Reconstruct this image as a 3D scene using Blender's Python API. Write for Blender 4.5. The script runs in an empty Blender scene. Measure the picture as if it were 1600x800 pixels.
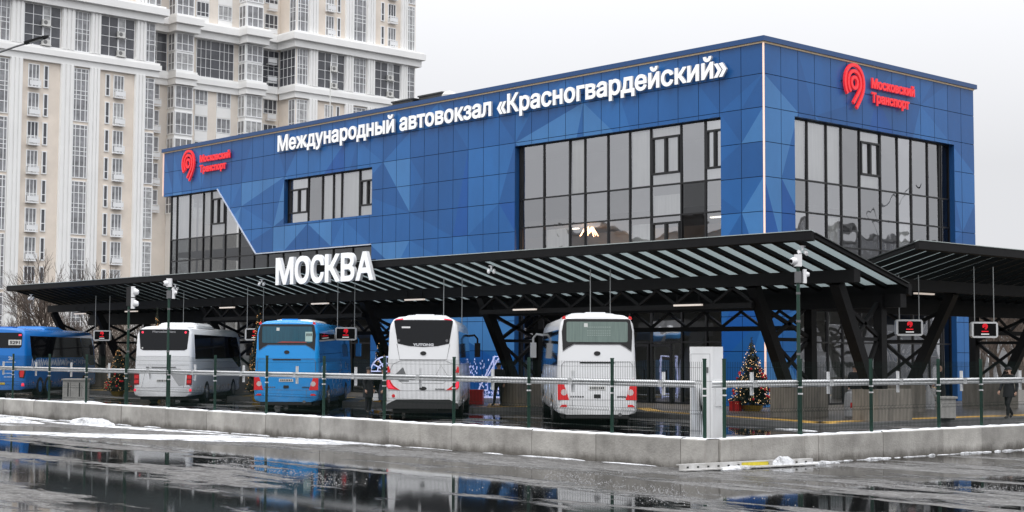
import bpy, bmesh, math, random
from mathutils import Vector, Matrix
from mathutils.geometry import delaunay_2d_cdt
R = math.radians
random.seed(7)
S = bpy.context.scene
COL = S.collection

# ------------------------------------------------------------------ camera
yaw, tilt, roll, FPX = -.8262, .0643, .0041, 2354.8
f = Vector((math.sin(yaw)*math.cos(tilt), math.cos(yaw)*math.cos(tilt), math.sin(tilt)))
r0 = Vector((math.cos(yaw), -math.sin(yaw), 0)); u0 = r0.cross(f)
rr = r0*math.cos(roll)+u0*math.sin(roll); uu = -r0*math.sin(roll)+u0*math.cos(roll)
cam = bpy.data.cameras.new('camera'); cam_o = bpy.data.objects.new('camera', cam); COL.objects.link(cam_o)
M = Matrix((rr, uu, -f)).transposed().to_4x4(); M.translation = (37.8392, -48.7746, 2.3)
cam_o.matrix_world = M
cam.sensor_width = 36; cam.lens = 36*FPX/1600; cam.clip_end = 3000; cam.clip_start = .1
S.camera = cam_o

# ------------------------------------------------------------------ overcast sky, soft sun, exposure
SUN_EL, SUN_AZ = R(58), R(150)      # azimuth measured from +Y clockwise
w = bpy.data.worlds.new('World'); S.world = w; w.use_nodes = True
nt = w.node_tree; nd = nt.nodes; lk = nt.links
bg = nd['Background']
sky = nd.new('ShaderNodeTexSky'); sky.sky_type = 'NISHITA'; sky.sun_disc = False
sky.sun_elevation = SUN_EL; sky.sun_rotation = SUN_AZ; sky.dust_density = 3; sky.air_density = 1.5
hs = nd.new('ShaderNodeHueSaturation'); hs.inputs['Saturation'].default_value = .12; hs.inputs['Value'].default_value = .5
lk.new(sky.outputs[0], hs.inputs['Color'])
tc = nd.new('ShaderNodeTexCoord'); sx = nd.new('ShaderNodeSeparateXYZ'); lk.new(tc.outputs['Generated'], sx.inputs[0])
rmp = nd.new('ShaderNodeMapRange'); rmp.inputs['From Min'].default_value = .12; rmp.inputs['From Max'].default_value = .8
rmp.inputs['To Min'].default_value = 8.3; rmp.inputs['To Max'].default_value = 24
lk.new(sx.outputs['Z'], rmp.inputs['Value'])
cl = nd.new('ShaderNodeTexNoise'); cl.inputs['Scale'].default_value = 2.2; cl.inputs['Detail'].default_value = 4
lk.new(tc.outputs['Generated'], cl.inputs['Vector'])
cr = nd.new('ShaderNodeMapRange'); cr.inputs['To Min'].default_value = .95; cr.inputs['To Max'].default_value = 1.06
lk.new(cl.outputs['Fac'], cr.inputs['Value'])
mm = nd.new('ShaderNodeMath'); mm.operation = 'MULTIPLY'; lk.new(rmp.outputs[0], mm.inputs[0]); lk.new(cr.outputs[0], mm.inputs[1])
gv = nd.new('ShaderNodeVectorMath'); gv.operation = 'SCALE'; gv.inputs[0].default_value = (.975, .985, 1.02)
lk.new(mm.outputs[0], gv.inputs['Scale'])
mx = nd.new('ShaderNodeMix'); mx.data_type = 'RGBA'; mx.inputs[0].default_value = .93
lk.new(hs.outputs[0], mx.inputs[6]); lk.new(gv.outputs[0], mx.inputs[7])
lk.new(mx.outputs[2], bg.inputs['Color']); bg.inputs['Strength'].default_value = .1
sun = bpy.data.lights.new('sun', 'SUN'); sun.energy = 1.0; sun.angle = R(25); sun.color = (1, .96, .91)
so = bpy.data.objects.new('sun', sun); COL.objects.link(so)
sd = Vector((math.sin(SUN_AZ)*math.cos(SUN_EL), math.cos(SUN_AZ)*math.cos(SUN_EL), math.sin(SUN_EL)))
so.rotation_euler = sd.to_track_quat('Z', 'Y').to_euler(); so.location = (30, -60, 60)
S.view_settings.view_transform = 'Standard'; S.view_settings.look = 'None'
S.view_settings.exposure = 0.0; S.view_settings.gamma = 1

# ------------------------------------------------------------------ materials
def mat(name, col, rough=.6, metal=0, var=0., scale=3., bump=0., bscale=30., spec=.5, emit=None, es=0., coord='Object', stretch=None, col2=None):
    m = bpy.data.materials.new(name); m.use_nodes = True
    n = m.node_tree.nodes; l = m.node_tree.links; p = n['Principled BSDF']
    p.inputs['Base Color'].default_value = (*col, 1); p.inputs['Roughness'].default_value = rough
    p.inputs['Metallic'].default_value = metal; p.inputs['Specular IOR Level'].default_value = spec
    if emit: p.inputs['Emission Color'].default_value = (*emit, 1); p.inputs['Emission Strength'].default_value = es
    if var or bump or col2:
        t = n.new('ShaderNodeTexCoord'); src = t.outputs[coord]
        if stretch:
            mp = n.new('ShaderNodeMapping'); mp.inputs['Scale'].default_value = stretch; l.new(src, mp.inputs[0]); src = mp.outputs[0]
        if var or col2:
            a = n.new('ShaderNodeTexNoise'); a.inputs['Scale'].default_value = scale; a.inputs['Detail'].default_value = 6; a.inputs['Roughness'].default_value = .65
            l.new(src, a.inputs['Vector'])
            rp = n.new('ShaderNodeMapRange'); rp.inputs['From Min'].default_value = .3; rp.inputs['From Max'].default_value = .7
            l.new(a.outputs['Fac'], rp.inputs['Value'])
            mi = n.new('ShaderNodeMix'); mi.data_type = 'RGBA'
            c2 = col2 or tuple(min(1, c*(1+var)) for c in col); c1 = col if col2 else tuple(c*(1-var) for c in col)
            mi.inputs[6].default_value = (*c1, 1); mi.inputs[7].default_value = (*c2, 1)
            l.new(rp.outputs[0], mi.inputs[0]); l.new(mi.outputs[2], p.inputs['Base Color'])
        if bump:
            b = n.new('ShaderNodeTexNoise'); b.inputs['Scale'].default_value = bscale; b.inputs['Detail'].default_value = 4
            l.new(src, b.inputs['Vector']); bp = n.new('ShaderNodeBump'); bp.inputs['Strength'].default_value = bump
            bp.inputs['Distance'].default_value = .02
            l.new(b.outputs['Fac'], bp.inputs['Height']); l.new(bp.outputs[0], p.inputs['Normal'])
    return m

BLUES = [mat('blue_panel', c, .36, 0, .11, .45, .06, .8, stretch=(1, 1, .5)) for c in ((.006, .088, .290), (.009, .106, .335), (.016, .130, .380), (.046, .185, .44), (.002, .080, .32))]
blue_trim = mat('blue_trim', (.009, .06, .19), .35)
joint_dark = mat('panel_joint', (.004, .02, .07), .8)
black_steel = mat('black_steel', (.0055, .0055, .006), .6, 0, .25, 2, spec=.22)
black_alu = mat('black_window_frame', (.008, .008, .009), .4)
white_letter = mat('white_letter', (.82, .82, .82), .4, emit=(1, 1, 1), es=.3)
letter_face = mat('lit_white_letter', (.85, .85, .85), .4, emit=(.95, .97, 1), es=.22)
letter_side = mat('letter_return', (.55, .56, .58), .5)
red_lit = mat('red_sign', (.75, .02, .03), .4, emit=(1, .04, .05), es=.32)
strip_lit = mat('warm_light_strip', (.8, .6, .5), .5, emit=(1, .62, .5), es=.55)
trim_gold = mat('warm_trim_strip', (.62, .5, .36), .5, emit=(1, .72, .42), es=.12)
def concrete_mat():
    m = mat('concrete_block', (.215, .205, .19), .85, 0, 0, 1.1, .5, 26, col2=(.44, .425, .395))
    n = m.node_tree.nodes; l = m.node_tree.links; p = n['Principled BSDF']; base = p.inputs['Base Color'].links[0].from_socket
    t = n.new('ShaderNodeTexCoord'); g = n.new('ShaderNodeNewGeometry'); sp = n.new('ShaderNodeSeparateXYZ'); l.new(g.outputs['Position'], sp.inputs[0])
    def ns(sc, st, det=6):
        mp = n.new('ShaderNodeMapping'); mp.inputs['Scale'].default_value = st; l.new(g.outputs['Position'], mp.inputs[0]); a = n.new('ShaderNodeTexNoise'); a.inputs['Scale'].default_value = sc; a.inputs['Detail'].default_value = det; a.inputs['Roughness'].default_value = .7; l.new(mp.outputs[0], a.inputs[0]); return a.outputs['Fac']
    def rg(s_, a, b, x=0., y=1.):
        q = n.new('ShaderNodeMapRange'); q.inputs['From Min'].default_value = a; q.inputs['From Max'].default_value = b; q.inputs['To Min'].default_value = x; q.inputs['To Max'].default_value = y; l.new(s_, q.inputs[0]); return q.outputs[0]
    def mul(a, b):
        q = n.new('ShaderNodeMath'); q.operation = 'MULTIPLY'; l.new(a, q.inputs[0]); l.new(b, q.inputs[1]); return q.outputs[0]
    def mix(fac, a, col):
        q = n.new('ShaderNodeMix'); q.data_type = 'RGBA'; l.new(fac, q.inputs[0]); l.new(a, q.inputs[6]); q.inputs[7].default_value = (*col, 1); return q.outputs[2]
    add = n.new('ShaderNodeMath'); add.operation = 'MULTIPLY_ADD'; l.new(ns(1.6, (1, 1, .3)), add.inputs[0]); add.inputs[1].default_value = -.55; l.new(sp.outputs['Z'], add.inputs[2])
    c = mix(rg(add.outputs[0], -.08, -.24, 0, .8), base, (.07, .062, .052))          # splashed mud with its own ragged edge
    c = mix(rg(ns(2.2, (1, 1, .12)), .56, .70, 0, .40), c, (.16, .145, .125))          # drip streaks
    c = mix(rg(ns(24, (1, 1, 1), 2), .70, .78, 0, .55), c, (.10, .098, .095))           # pits
    oi = n.new('ShaderNodeObjectInfo'); hv = n.new('ShaderNodeHueSaturation'); l.new(rg(oi.outputs['Random'], 0, 1, .82, 1.16), hv.inputs['Value']); l.new(c, hv.inputs['Color'])
    l.new(hv.outputs[0], p.inputs['Base Color']); return m
concrete = concrete_mat()
concrete_b = mat('stained_concrete', (.11, .10, .088), .85, 0, 0, 1.4, .4, 18, stretch=(2, 2, .4), col2=(.26, .235, .20))
snow = mat('snow', (.80, .82, .85), .7, 0, .06, 8, .6, 60)
slush = mat('slushy_snow', (.62, .63, .65), .65, 0, 0, 5, .8, 40, col2=(.84, .86, .89))
_n = slush.node_tree.nodes; _l = slush.node_tree.links; _g = _n.new('ShaderNodeNewGeometry'); _mp = _n.new('ShaderNodeMapping'); _mp.inputs['Scale'].default_value = (.45, 1.3, 1); _l.new(_g.outputs['Position'], _mp.inputs[0])
_a = _n.new('ShaderNodeTexNoise'); _a.inputs['Scale'].default_value = 2.4; _a.inputs['Detail'].default_value = 9; _a.inputs['Roughness'].default_value = .78; _l.new(_mp.outputs[0], _a.inputs[0])
_r = _n.new('ShaderNodeMapRange'); _r.inputs['From Min'].default_value = .34; _r.inputs['From Max'].default_value = .54; _l.new(_a.outputs['Fac'], _r.inputs[0]); _l.new(_r.outputs[0], _n['Principled BSDF'].inputs['Alpha'])
green_post = mat('dark_green_paint', (.004, .035, .022), .42)
green_wire = mat('green_wire', (.003, .012, .009), .6, spec=.15)
rail_white = mat('white_painted_rail', (.66, .67, .68), .5, 0, .10, 6)
white_paint = mat('white_cabinet', (.66, .665, .67), .45, 0, 0, 1.7, col2=(.77, .78, .79), stretch=(1, 1, .35))
tarp = mat('grey_film', (.46, .48, .51), .4, 0, .5, 2, .4, 6, stretch=(3, 3, .35))
steel_rod = mat('grey_rod', (.30, .31, .31), .4, .4)
poly_sheet = bpy.data.materials.new('translucent_roof_sheet'); poly_sheet.use_nodes = True
_n = poly_sheet.node_tree.nodes; _l = poly_sheet.node_tree.links; _n.remove(_n['Principled BSDF'])
_d = _n.new('ShaderNodeBsdfDiffuse'); _d.inputs[0].default_value = (.36, .42, .42, 1)
_t = _n.new('ShaderNodeBsdfTranslucent'); _t.inputs[0].default_value = (.22, .265, .27, 1)
_a = _n.new('ShaderNodeMixShader'); _a.inputs[0].default_value = .62
_l.new(_d.outputs[0], _a.inputs[1]); _l.new(_t.outputs[0], _a.inputs[2]); _l.new(_a.outputs[0], _n['Material Output'].inputs[0])
lamp_lit = mat('luminaire', (.7, .65, .6), .5, emit=(1, .86, .76), es=.5)
display_frame = mat('display_casing', (.55, .56, .57), .4)
screen_black = mat('screen', (.002, .002, .0025), .2, spec=.12)
screen_red = mat('screen_red', (.3, 0, 0), .5, emit=(1, .01, .03), es=.9)
screen_white = mat('screen_white', (.5, .5, .5), .5, emit=(1, 1, 1), es=.5)
cream = mat('cream_stone', (.78, .70, .615), .8, 0, .10, .35, .15, 4)
cream2 = mat('cream_stone_pale', (.78, .715, .64), .8, 0, .08, .35)
tower_white = mat('white_render', (.87, .87, .86), .75, 0, .04, .3)
pvc = mat('white_pvc', (.85, .86, .87), .5)
ac_mat = mat('air_conditioner_casing', (.62, .62, .60), .5, 0, .12, 3)
ac_dark = mat('air_conditioner_grille', (.16, .16, .16), .5)
pane_dark = mat('tower_glass', (.235, .24, .255), .07, spec=.8, var=.55, scale=.9)
pane_mid = mat('curtained_glass', (.36, .365, .37), .12, spec=.7, var=.45, scale=1.6)
pane_black = mat('dark_glass', (.085, .088, .10), .1, spec=.5, var=.3, scale=.6)
def bus_paint(name, col):
    m = mat(name, col, .22); n = m.node_tree.nodes; l = m.node_tree.links; p = n['Principled BSDF']; t = n.new('ShaderNodeTexCoord'); sp = n.new('ShaderNodeSeparateXYZ'); l.new(t.outputs['Object'], sp.inputs[0])
    a = n.new('ShaderNodeTexNoise'); a.inputs['Scale'].default_value = 2.6; a.inputs['Detail'].default_value = 6; a.inputs['Roughness'].default_value = .7; l.new(t.outputs['Object'], a.inputs[0])
    q = n.new('ShaderNodeMath'); q.operation = 'MULTIPLY_ADD'; q.inputs[1].default_value = 1.5; l.new(a.outputs['Fac'], q.inputs[0])
    z = n.new('ShaderNodeMath'); z.operation = 'MULTIPLY'; z.inputs[1].default_value = -.75; l.new(sp.outputs['Z'], z.inputs[0]); l.new(z.outputs[0], q.inputs[2])
    g = n.new('ShaderNodeMapRange'); g.inputs['From Min'].default_value = -.05; g.inputs['From Max'].default_value = .75; g.inputs['To Max'].default_value = .30; l.new(q.outputs[0], g.inputs[0])
    x = n.new('ShaderNodeMix'); x.data_type = 'RGBA'; x.inputs[6].default_value = (*col, 1); x.inputs[7].default_value = (.20, .19, .175, 1); l.new(g.outputs[0], x.inputs[0]); l.new(x.outputs[2], p.inputs['Base Color'])
    r_ = n.new('ShaderNodeMapRange'); r_.inputs['To Min'].default_value = .2; r_.inputs['To Max'].default_value = .75; l.new(g.outputs[0], r_.inputs[0]); l.new(r_.outputs[0], p.inputs['Roughness'])
    return m
bus_white = bus_paint('white_bus_paint', (.76, .77, .785))
bus_blue = bus_paint('sky_blue_bus_paint', (.014, .275, .69))
bus_blue_deep = bus_paint('deep_blue_bus_paint', (.007, .16, .53))
bus_glass = mat('bus_glass', (.006, .007, .009), .05, spec=.35)
bus_glass_green = mat('curtained_bus_glass', (.15, .205, .185), .08, 0, .16, 1.2, spec=.6, stretch=(14, 1, .8))
bus_glass_blue = mat('blue_tinted_bus_glass', (.012, .075, .115), .08, 0, .2, 1.2, spec=.6, stretch=(12, 1, .6))
bus_black = mat('black_plastic', (.010, .010, .011), .5)
bus_grey = mat('grey_plastic', (.12, .12, .125), .5)
tyre_m = mat('tyre_rubber', (.012, .012, .012), .8)
rim_m = mat('steel_rim', (.30, .31, .33), .35, .6)
rim_blue = mat('blue_rim', (.015, .15, .45), .35)
red_lens = mat('red_lens', (.55, .008, .012), .15, spec=.7, emit=(1, .02, .02), es=.12)
red_bright = mat('lit_red_lens', (.7, .02, .05), .2, emit=(1, .05, .1), es=.9)
lens_white = mat('clear_lens', (.6, .5, .5), .15)
plate_w = mat('number_plate', (.6, .6, .58), .4)
text_dark = mat('dark_lettering', (.03, .03, .035), .4)
text_chrome = mat('chrome_lettering', (.6, .61, .63), .25, .5)
skin_m = mat('skin', (.42, .26, .19), .6)
hair_m = mat('dark_hair', (.02, .015, .012), .7)
coat_black = mat('black_coat', (.010, .011, .014), .85, 0, .3, 6)
coat_navy = mat('navy_coat', (.012, .016, .028), .85, 0, .3, 6)
jeans = mat('blue_jeans', (.035, .085, .19), .85, 0, .25, 8)
trous = mat('black_trousers', (.009, .009, .011), .85)
shoe_m = mat('dark_shoe', (.02, .018, .016), .6)
shoe_w = mat('pale_shoe', (.5, .46, .42), .6)
cloth_grey = mat('pale_grey_cloth', (.45, .45, .46), .85, 0, .15, 9)
bark = mat('bark', (.075, .058, .046), .9, 0, .35, 4)
twig = mat('bare_twigs', (.095, .072, .058), .9, 0, .35, 1)
needle = mat('fir_needles', (.012, .019, .011), .8, 0, .5, 6)
bulb_warm = mat('warm_fairy_light', (1, .7, .4), .5, emit=(1, .62, .28), es=1.5)
bulb_gold = mat('gold_fairy_light', (1, .6, .3), .5, emit=(1, .5, .16), es=1.3)
bulb_white = mat('cool_light_tube', (.7, .75, 1), .5, emit=(.56, .62, 1), es=.6)
gold = mat('gold_foil', (.55, .36, .07), .3, .6, .3, 9)
red_box = mat('red_wrapping', (.55, .012, .014), .45)
red_ball = mat('red_bauble', (.5, .01, .02), .2)
bin_grey = mat('grey_bin', (.30, .295, .28), .6, 0, .15, 3)
bin_dark = mat('bin_slot', (.02, .02, .02), .7)
pave = mat('wet_pavers', (.105, .09, .074), .38, 0, .3, 1.2, .3, 12)
kerb_m = mat('granite_kerb', (.13, .13, .13), .5, 0, .2, 3)
tactile = mat('yellow_tactile', (.66, .39, .08), .55, 0, .25, 2)
room_wall = mat('interior_wall', (.52, .52, .51), .9, 0, .1, .5)
room_dark = mat('interior_floor', (.12, .12, .12), .8)
blind = mat('white_blind', (.88, .87, .84), .8, 0, .10, 1.5, stretch=(7, 7, .3))
roof_grey = mat('roof_membrane', (.22, .22, .22), .9, 0, .2, .5)
yellow_p = mat('yellow_paint', (.55, .45, .03), .55, 0, .3, 8)
grey_block = mat('grey_panel_block', (.24, .24, .245), .85, 0, .15, .2)
pole_grey = mat('lamp_pole', (.16, .165, .17), .45, .3)
cam_white = mat('camera_casing', (.75, .75, .76), .35)

def glass_mat(name, refl, tint, bump):
    m = bpy.data.materials.new(name); m.use_nodes = True
    n = m.node_tree.nodes; l = m.node_tree.links; n.remove(n['Principled BSDF'])
    g = n.new('ShaderNodeBsdfGlossy'); g.inputs['Color'].default_value = (.96, .97, 1, 1); g.inputs['Roughness'].default_value = .015
    t = n.new('ShaderNodeBsdfTransparent'); t.inputs[0].default_value = (*tint, 1)
    x = n.new('ShaderNodeMixShader'); fr = n.new('ShaderNodeFresnel'); fr.inputs[0].default_value = 1.5
    ad = n.new('ShaderNodeMath'); ad.operation = 'ADD'; ad.inputs[1].default_value = refl; l.new(fr.outputs[0], ad.inputs[0])
    l.new(ad.outputs[0], x.inputs[0]); l.new(t.outputs[0], x.inputs[1]); l.new(g.outputs[0], x.inputs[2])
    c = n.new('ShaderNodeTexCoord'); ns = n.new('ShaderNodeTexNoise'); ns.inputs['Scale'].default_value = .7; ns.inputs['Detail'].default_value = 1
    l.new(c.outputs['Object'], ns.inputs[0]); b = n.new('ShaderNodeBump'); b.inputs['Strength'].default_value = bump; b.inputs['Distance'].default_value = .25
    l.new(ns.outputs['Fac'], b.inputs['Height']); l.new(b.outputs[0], g.inputs['Normal']); l.new(b.outputs[0], fr.inputs['Normal'])
    l.new(x.outputs[0], n['Material Output'].inputs[0]); return m
glass = glass_mat('mirror_glass', .36, (.88, .89, .88), .05)
glass_b = glass_mat('bright_mirror_glass', .48, (.8, .82, .8), .10)
glass_c = glass_mat('grey_mirror_glass', .29, (.8, .8, .78), .09)
glass_dk = glass_mat('dark_mirror_glass', .035, (.35, .36, .36), .05)

def road_mat():
    m = bpy.data.materials.new('wet_asphalt'); m.use_nodes = True
    n = m.node_tree.nodes; l = m.node_tree.links; p = n['Principled BSDF']
    c = n.new('ShaderNodeTexCoord')
    def noise(scale, st, det=5, rough=.55, dist=0.):
        mp = n.new('ShaderNodeMapping'); mp.inputs['Scale'].default_value = st; mp.inputs['Rotation'].default_value = (0, 0, R(-8))
        l.new(c.outputs['Object'], mp.inputs[0]); a = n.new('ShaderNodeTexNoise'); a.inputs['Scale'].default_value = scale
        a.inputs['Detail'].default_value = det; a.inputs['Roughness'].default_value = rough; a.inputs['Distortion'].default_value = dist
        l.new(mp.outputs[0], a.inputs[0]); return a.outputs['Fac']
    def rng(s, a, b, x=0., y=1.):
        q = n.new('ShaderNodeMapRange'); q.inputs['From Min'].default_value = a; q.inputs['From Max'].default_value = b
        q.inputs['To Min'].default_value = x; q.inputs['To Max'].default_value = y; l.new(s, q.inputs[0]); return q.outputs[0]
    big = noise(.55, (.22, 1.1, 1), 6, .6, .4)      # streaked wet / damp bands along the wall
    fine = noise(11, (1, .8, 1), 6, .8)
    mid = noise(4, (.3, 1, 1), 5, .65)
    mul = n.new('ShaderNodeMath'); mul.operation = 'MULTIPLY_ADD'; mul.inputs[1].default_value = .22; l.new(mid, mul.inputs[0]); l.new(big, mul.inputs[2])
    gp = n.new('ShaderNodeSeparateXYZ'); l.new(c.outputs['Object'], gp.inputs[0]); rag = noise(2.2, (.5, 1, 1), 8, .72)
    m3 = n.new('ShaderNodeMath'); m3.operation = 'MULTIPLY_ADD'; m3.inputs[1].default_value = .20; l.new(rag, m3.inputs[0]); l.new(mul.outputs[0], m3.inputs[2])
    nw = n.new('ShaderNodeMath'); nw.operation = 'ADD'; lan = n.new('ShaderNodeMath'); lan.operation = 'MULTIPLY'; l.new(rng(gp.outputs['Y'], -28.4, -27.0, 0, .15), lan.inputs[0])
    l.new(rng(gp.outputs['Y'], -25.6, -24.6, 1, 0), lan.inputs[1]); l.new(lan.outputs[0], nw.inputs[0]); l.new(m3.outputs[0], nw.inputs[1])   # crown of the road by the wall drains dry
    damp = rng(nw.outputs[0], .745, .815)            # 0 = standing water, 1 = damp asphalt with slush
    mi = n.new('ShaderNodeMix'); mi.data_type = 'RGBA'; mi.inputs[6].default_value = (.005, .005, .0055, 1); mi.inputs[7].default_value = (.105, .102, .098, 1)
    l.new(damp, mi.inputs[0])
    sp = rng(fine, .54, .66); sm = n.new('ShaderNodeMath'); sm.operation = 'MULTIPLY'; l.new(sp, sm.inputs[0]); l.new(damp, sm.inputs[1])
    dv = n.new('ShaderNodeMix'); dv.data_type = 'RGBA'; dv.inputs[6].default_value = (.045, .044, .042, 1); dv.inputs[7].default_value = (.19, .186, .18, 1); l.new(rng(noise(3.0, (.5, 1.2, 1), 8, .75), .35, .65), dv.inputs[0]); l.new(dv.outputs[2], mi.inputs[7])
    m2 = n.new('ShaderNodeMix'); m2.data_type = 'RGBA'; m2.inputs[7].default_value = (.42, .42, .43, 1)
    l.new(sm.outputs[0], m2.inputs[0]); l.new(mi.outputs[2], m2.inputs[6]); l.new(m2.outputs[2], p.inputs['Base Color'])
    l.new(rng(damp, 0, 1, .045, .5), p.inputs['Roughness'])
    p.inputs['IOR'].default_value = 1.27; l.new(rng(damp, 0, 1, .5, .22), p.inputs['Specular IOR Level'])
    bp = n.new('ShaderNodeBump'); bp.inputs['Distance'].default_value = .03; l.new(rng(damp, 0, 1, .0015, .8), bp.inputs['Strength'])
    l.new(fine, bp.inputs['Height']); l.new(bp.outputs[0], p.inputs['Normal'])
    return m
asphalt = road_mat()

# ------------------------------------------------------------------ mesh builder and object helpers
class MB:
    def __init__(s): s.v = []; s.f = []; s.m = []
    def add(s, vs, fs, mi=0):
        b = len(s.v); s.v += [tuple(p) for p in vs]
        for q in fs: s.f.append(tuple(b+i for i in q)); s.m.append(mi)
        return s
    def poly(s, pts, mi=0): return s.add(pts, [tuple(range(len(pts)))], mi)
    def box(s, a, b, mi=0):
        x0, y0, z0 = [min(a[i], b[i]) for i in range(3)]; x1, y1, z1 = [max(a[i], b[i]) for i in range(3)]
        return s.add([(x0,y0,z0),(x1,y0,z0),(x1,y1,z0),(x0,y1,z0),(x0,y0,z1),(x1,y0,z1),(x1,y1,z1),(x0,y1,z1)],
            [(0,3,2,1),(4,5,6,7),(0,1,5,4),(1,2,6,5),(2,3,7,6),(3,0,4,7)], mi)
    def obox(s, c, ax, ay, az, mi=0):      # centre and three half-axis vectors
        c, ax, ay, az = map(Vector, (c, ax, ay, az))
        vs = [c+ax*i+ay*j+az*k for k in (-1, 1) for i, j in ((-1,-1),(1,-1),(1,1),(-1,1))]
        return s.add(vs, [(0,3,2,1),(4,5,6,7),(0,1,5,4),(1,2,6,5),(2,3,7,6),(3,0,4,7)], mi)
    def bar(s, p, q, w, h=None, up=(0,0,1), mi=0):
        p, q = Vector(p), Vector(q); d = (q-p); L = d.length; d.normalize(); h = h or w
        sd = d.cross(Vector(up))
        if sd.length < 1e-4: sd = d.cross(Vector((1, 0, 0)))
        sd.normalize(); un = sd.cross(d)
        return s.obox((p+q)/2, d*L/2, sd*w/2, un*h/2, mi)
    def tube(s, pts, rad, n=6, mi=0, caps=True, close=False):
        pts = [Vector(p) for p in pts]; rs = rad if isinstance(rad, (list, tuple)) else [rad]*len(pts)
        b = len(s.v); k = len(pts); prev = None
        for i, p in enumerate(pts):
            if close: t = pts[(i+1) % k]-pts[i-1]
            else: t = pts[min(i+1, k-1)]-pts[max(i-1, 0)]
            t.normalize(); a = prev if prev else (Vector((0, 0, 1)) if abs(t.z) < .9 else Vector((1, 0, 0)))
            x = a-t*a.dot(t)
            if x.length < 1e-5: x = t.orthogonal()
            x.normalize(); y = t.cross(x); prev = x
            for j in range(n):
                an = 2*math.pi*j/n; s.v.append(tuple(p+(x*math.cos(an)+y*math.sin(an))*rs[i]))
        for i in range(k if close else k-1):
            for j in range(n):
                i2 = (i+1) % k
                s.f.append((b+i*n+j, b+i*n+(j+1) % n, b+i2*n+(j+1) % n, b+i2*n+j)); s.m.append(mi)
        if caps and not close:
            s.f.append(tuple(b+j for j in reversed(range(n)))); s.m.append(mi)
            s.f.append(tuple(b+(k-1)*n+j for j in range(n))); s.m.append(mi)
        return s
    def prism(s, pts, fn, d0, d1, mi=0, mside=None):     # 2-D outline mapped by fn(u, v, depth)
        n = len(pts); b = len(s.v)
        s.v += [tuple(fn(u, v, d0)) for u, v in pts]+[tuple(fn(u, v, d1)) for u, v in pts]
        s.f.append(tuple(b+i for i in range(n))); s.m.append(mi)
        s.f.append(tuple(b+n+i for i in reversed(range(n)))); s.m.append(mi)
        for i in range(n):
            j = (i+1) % n; s.f.append((b+i, b+n+i, b+n+j, b+j)); s.m.append(mi if mside is None else mside)
        return s
    def build(s, name, mats, parent=None, smooth=False, local=False, fix=True):
        me = bpy.data.meshes.new(name); vs = s.v
        if parent is not None and not local:
            o = parent; off = Vector((0, 0, 0))
            while o: off += o.location; o = o.parent
            vs = [tuple(Vector(p)-off) for p in vs]
        me.from_pydata(vs, [], s.f)
        mats = mats if isinstance(mats, (list, tuple)) else [mats]
        for m in mats: me.materials.append(m)
        if len(mats) > 1: me.polygons.foreach_set('material_index', s.m)
        if fix:
            bm = bmesh.new(); bm.from_mesh(me); bmesh.ops.recalc_face_normals(bm, faces=bm.faces); bm.to_mesh(me); bm.free()
        if smooth:
            me.polygons.foreach_set('use_smooth', [True]*len(me.polygons)); me.set_sharp_from_angle(angle=R(35))
        me.update(); return link(name, me, parent)
def link(name, me, parent=None):
    o = bpy.data.objects.new(name, me); COL.objects.link(o)
    if parent: o.parent = parent
    return o
def tag(o, label, cat, group=None):
    o['label'] = label; o['category'] = cat
    if group: o['group'] = group
    return o
def thing(name, label, cat, loc=(0, 0, 0), rz=0, group=None):
    o = bpy.data.objects.new(name, None); COL.objects.link(o); o.location = loc; o.rotation_euler = (0, 0, rz); o.empty_display_size = .3
    return tag(o, label, cat, group)
def kind(o, k): o['kind'] = k; return o
def copy_tree(o, parent=None):
    c = o.copy(); COL.objects.link(c)
    if parent: c.parent = parent
    for ch in list(o.children): copy_tree(ch, c)
    return c
def dup(o, loc, rz, label, group=None):
    c = copy_tree(o); c.location = loc; c.rotation_euler = (0, 0, rz); c['label'] = label
    if group: c['group'] = group
    return c

# lettering: built-in font turned into mesh; boldened by shifted copies a hair apart in depth
def raw_loops(body):
    c = bpy.data.curves.new('lettering', 'FONT'); c.body = body; c.fill_mode = 'NONE'; c.resolution_u = 3
    o = bpy.data.objects.new('lettering', c); COL.objects.link(o); bpy.context.view_layer.update()
    dg = bpy.context.evaluated_depsgraph_get(); me = bpy.data.meshes.new_from_object(o.evaluated_get(dg))
    V = [(v.co.x, v.co.y) for v in me.vertices]; nb = {}
    for e in me.edges: nb.setdefault(e.vertices[0], []).append(e.vertices[1]); nb.setdefault(e.vertices[1], []).append(e.vertices[0])
    bpy.data.objects.remove(o); bpy.data.curves.remove(c); bpy.data.meshes.remove(me)
    seen = set(); loops = []
    for st in range(len(V)):
        if st in seen or st not in nb: continue
        lp = [st]; seen.add(st); cur = st
        while True:
            nx = [q for q in nb[cur] if q not in seen]
            if not nx: break
            nx.sort(key=lambda q: abs(q-cur)); cur = nx[0]; seen.add(cur); lp.append(cur)
        pts = [V[q] for q in lp]; out = []
        for p in pts:
            if not out or abs(p[0]-out[-1][0])+abs(p[1]-out[-1][1]) > 1e-5: out.append(p)
        if len(out) > 2: loops.append(out)
    return loops
_cap = {}
def cap_h():
    if not _cap:
        L = raw_loops('Н'); ys = [p[1] for l in L for p in l]; _cap['h'] = max(ys)-min(ys)
    return _cap['h']
def sarea(l): return sum(l[i][0]*l[(i+1) % len(l)][1]-l[(i+1) % len(l)][0]*l[i][1] for i in range(len(l)))/2
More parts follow.
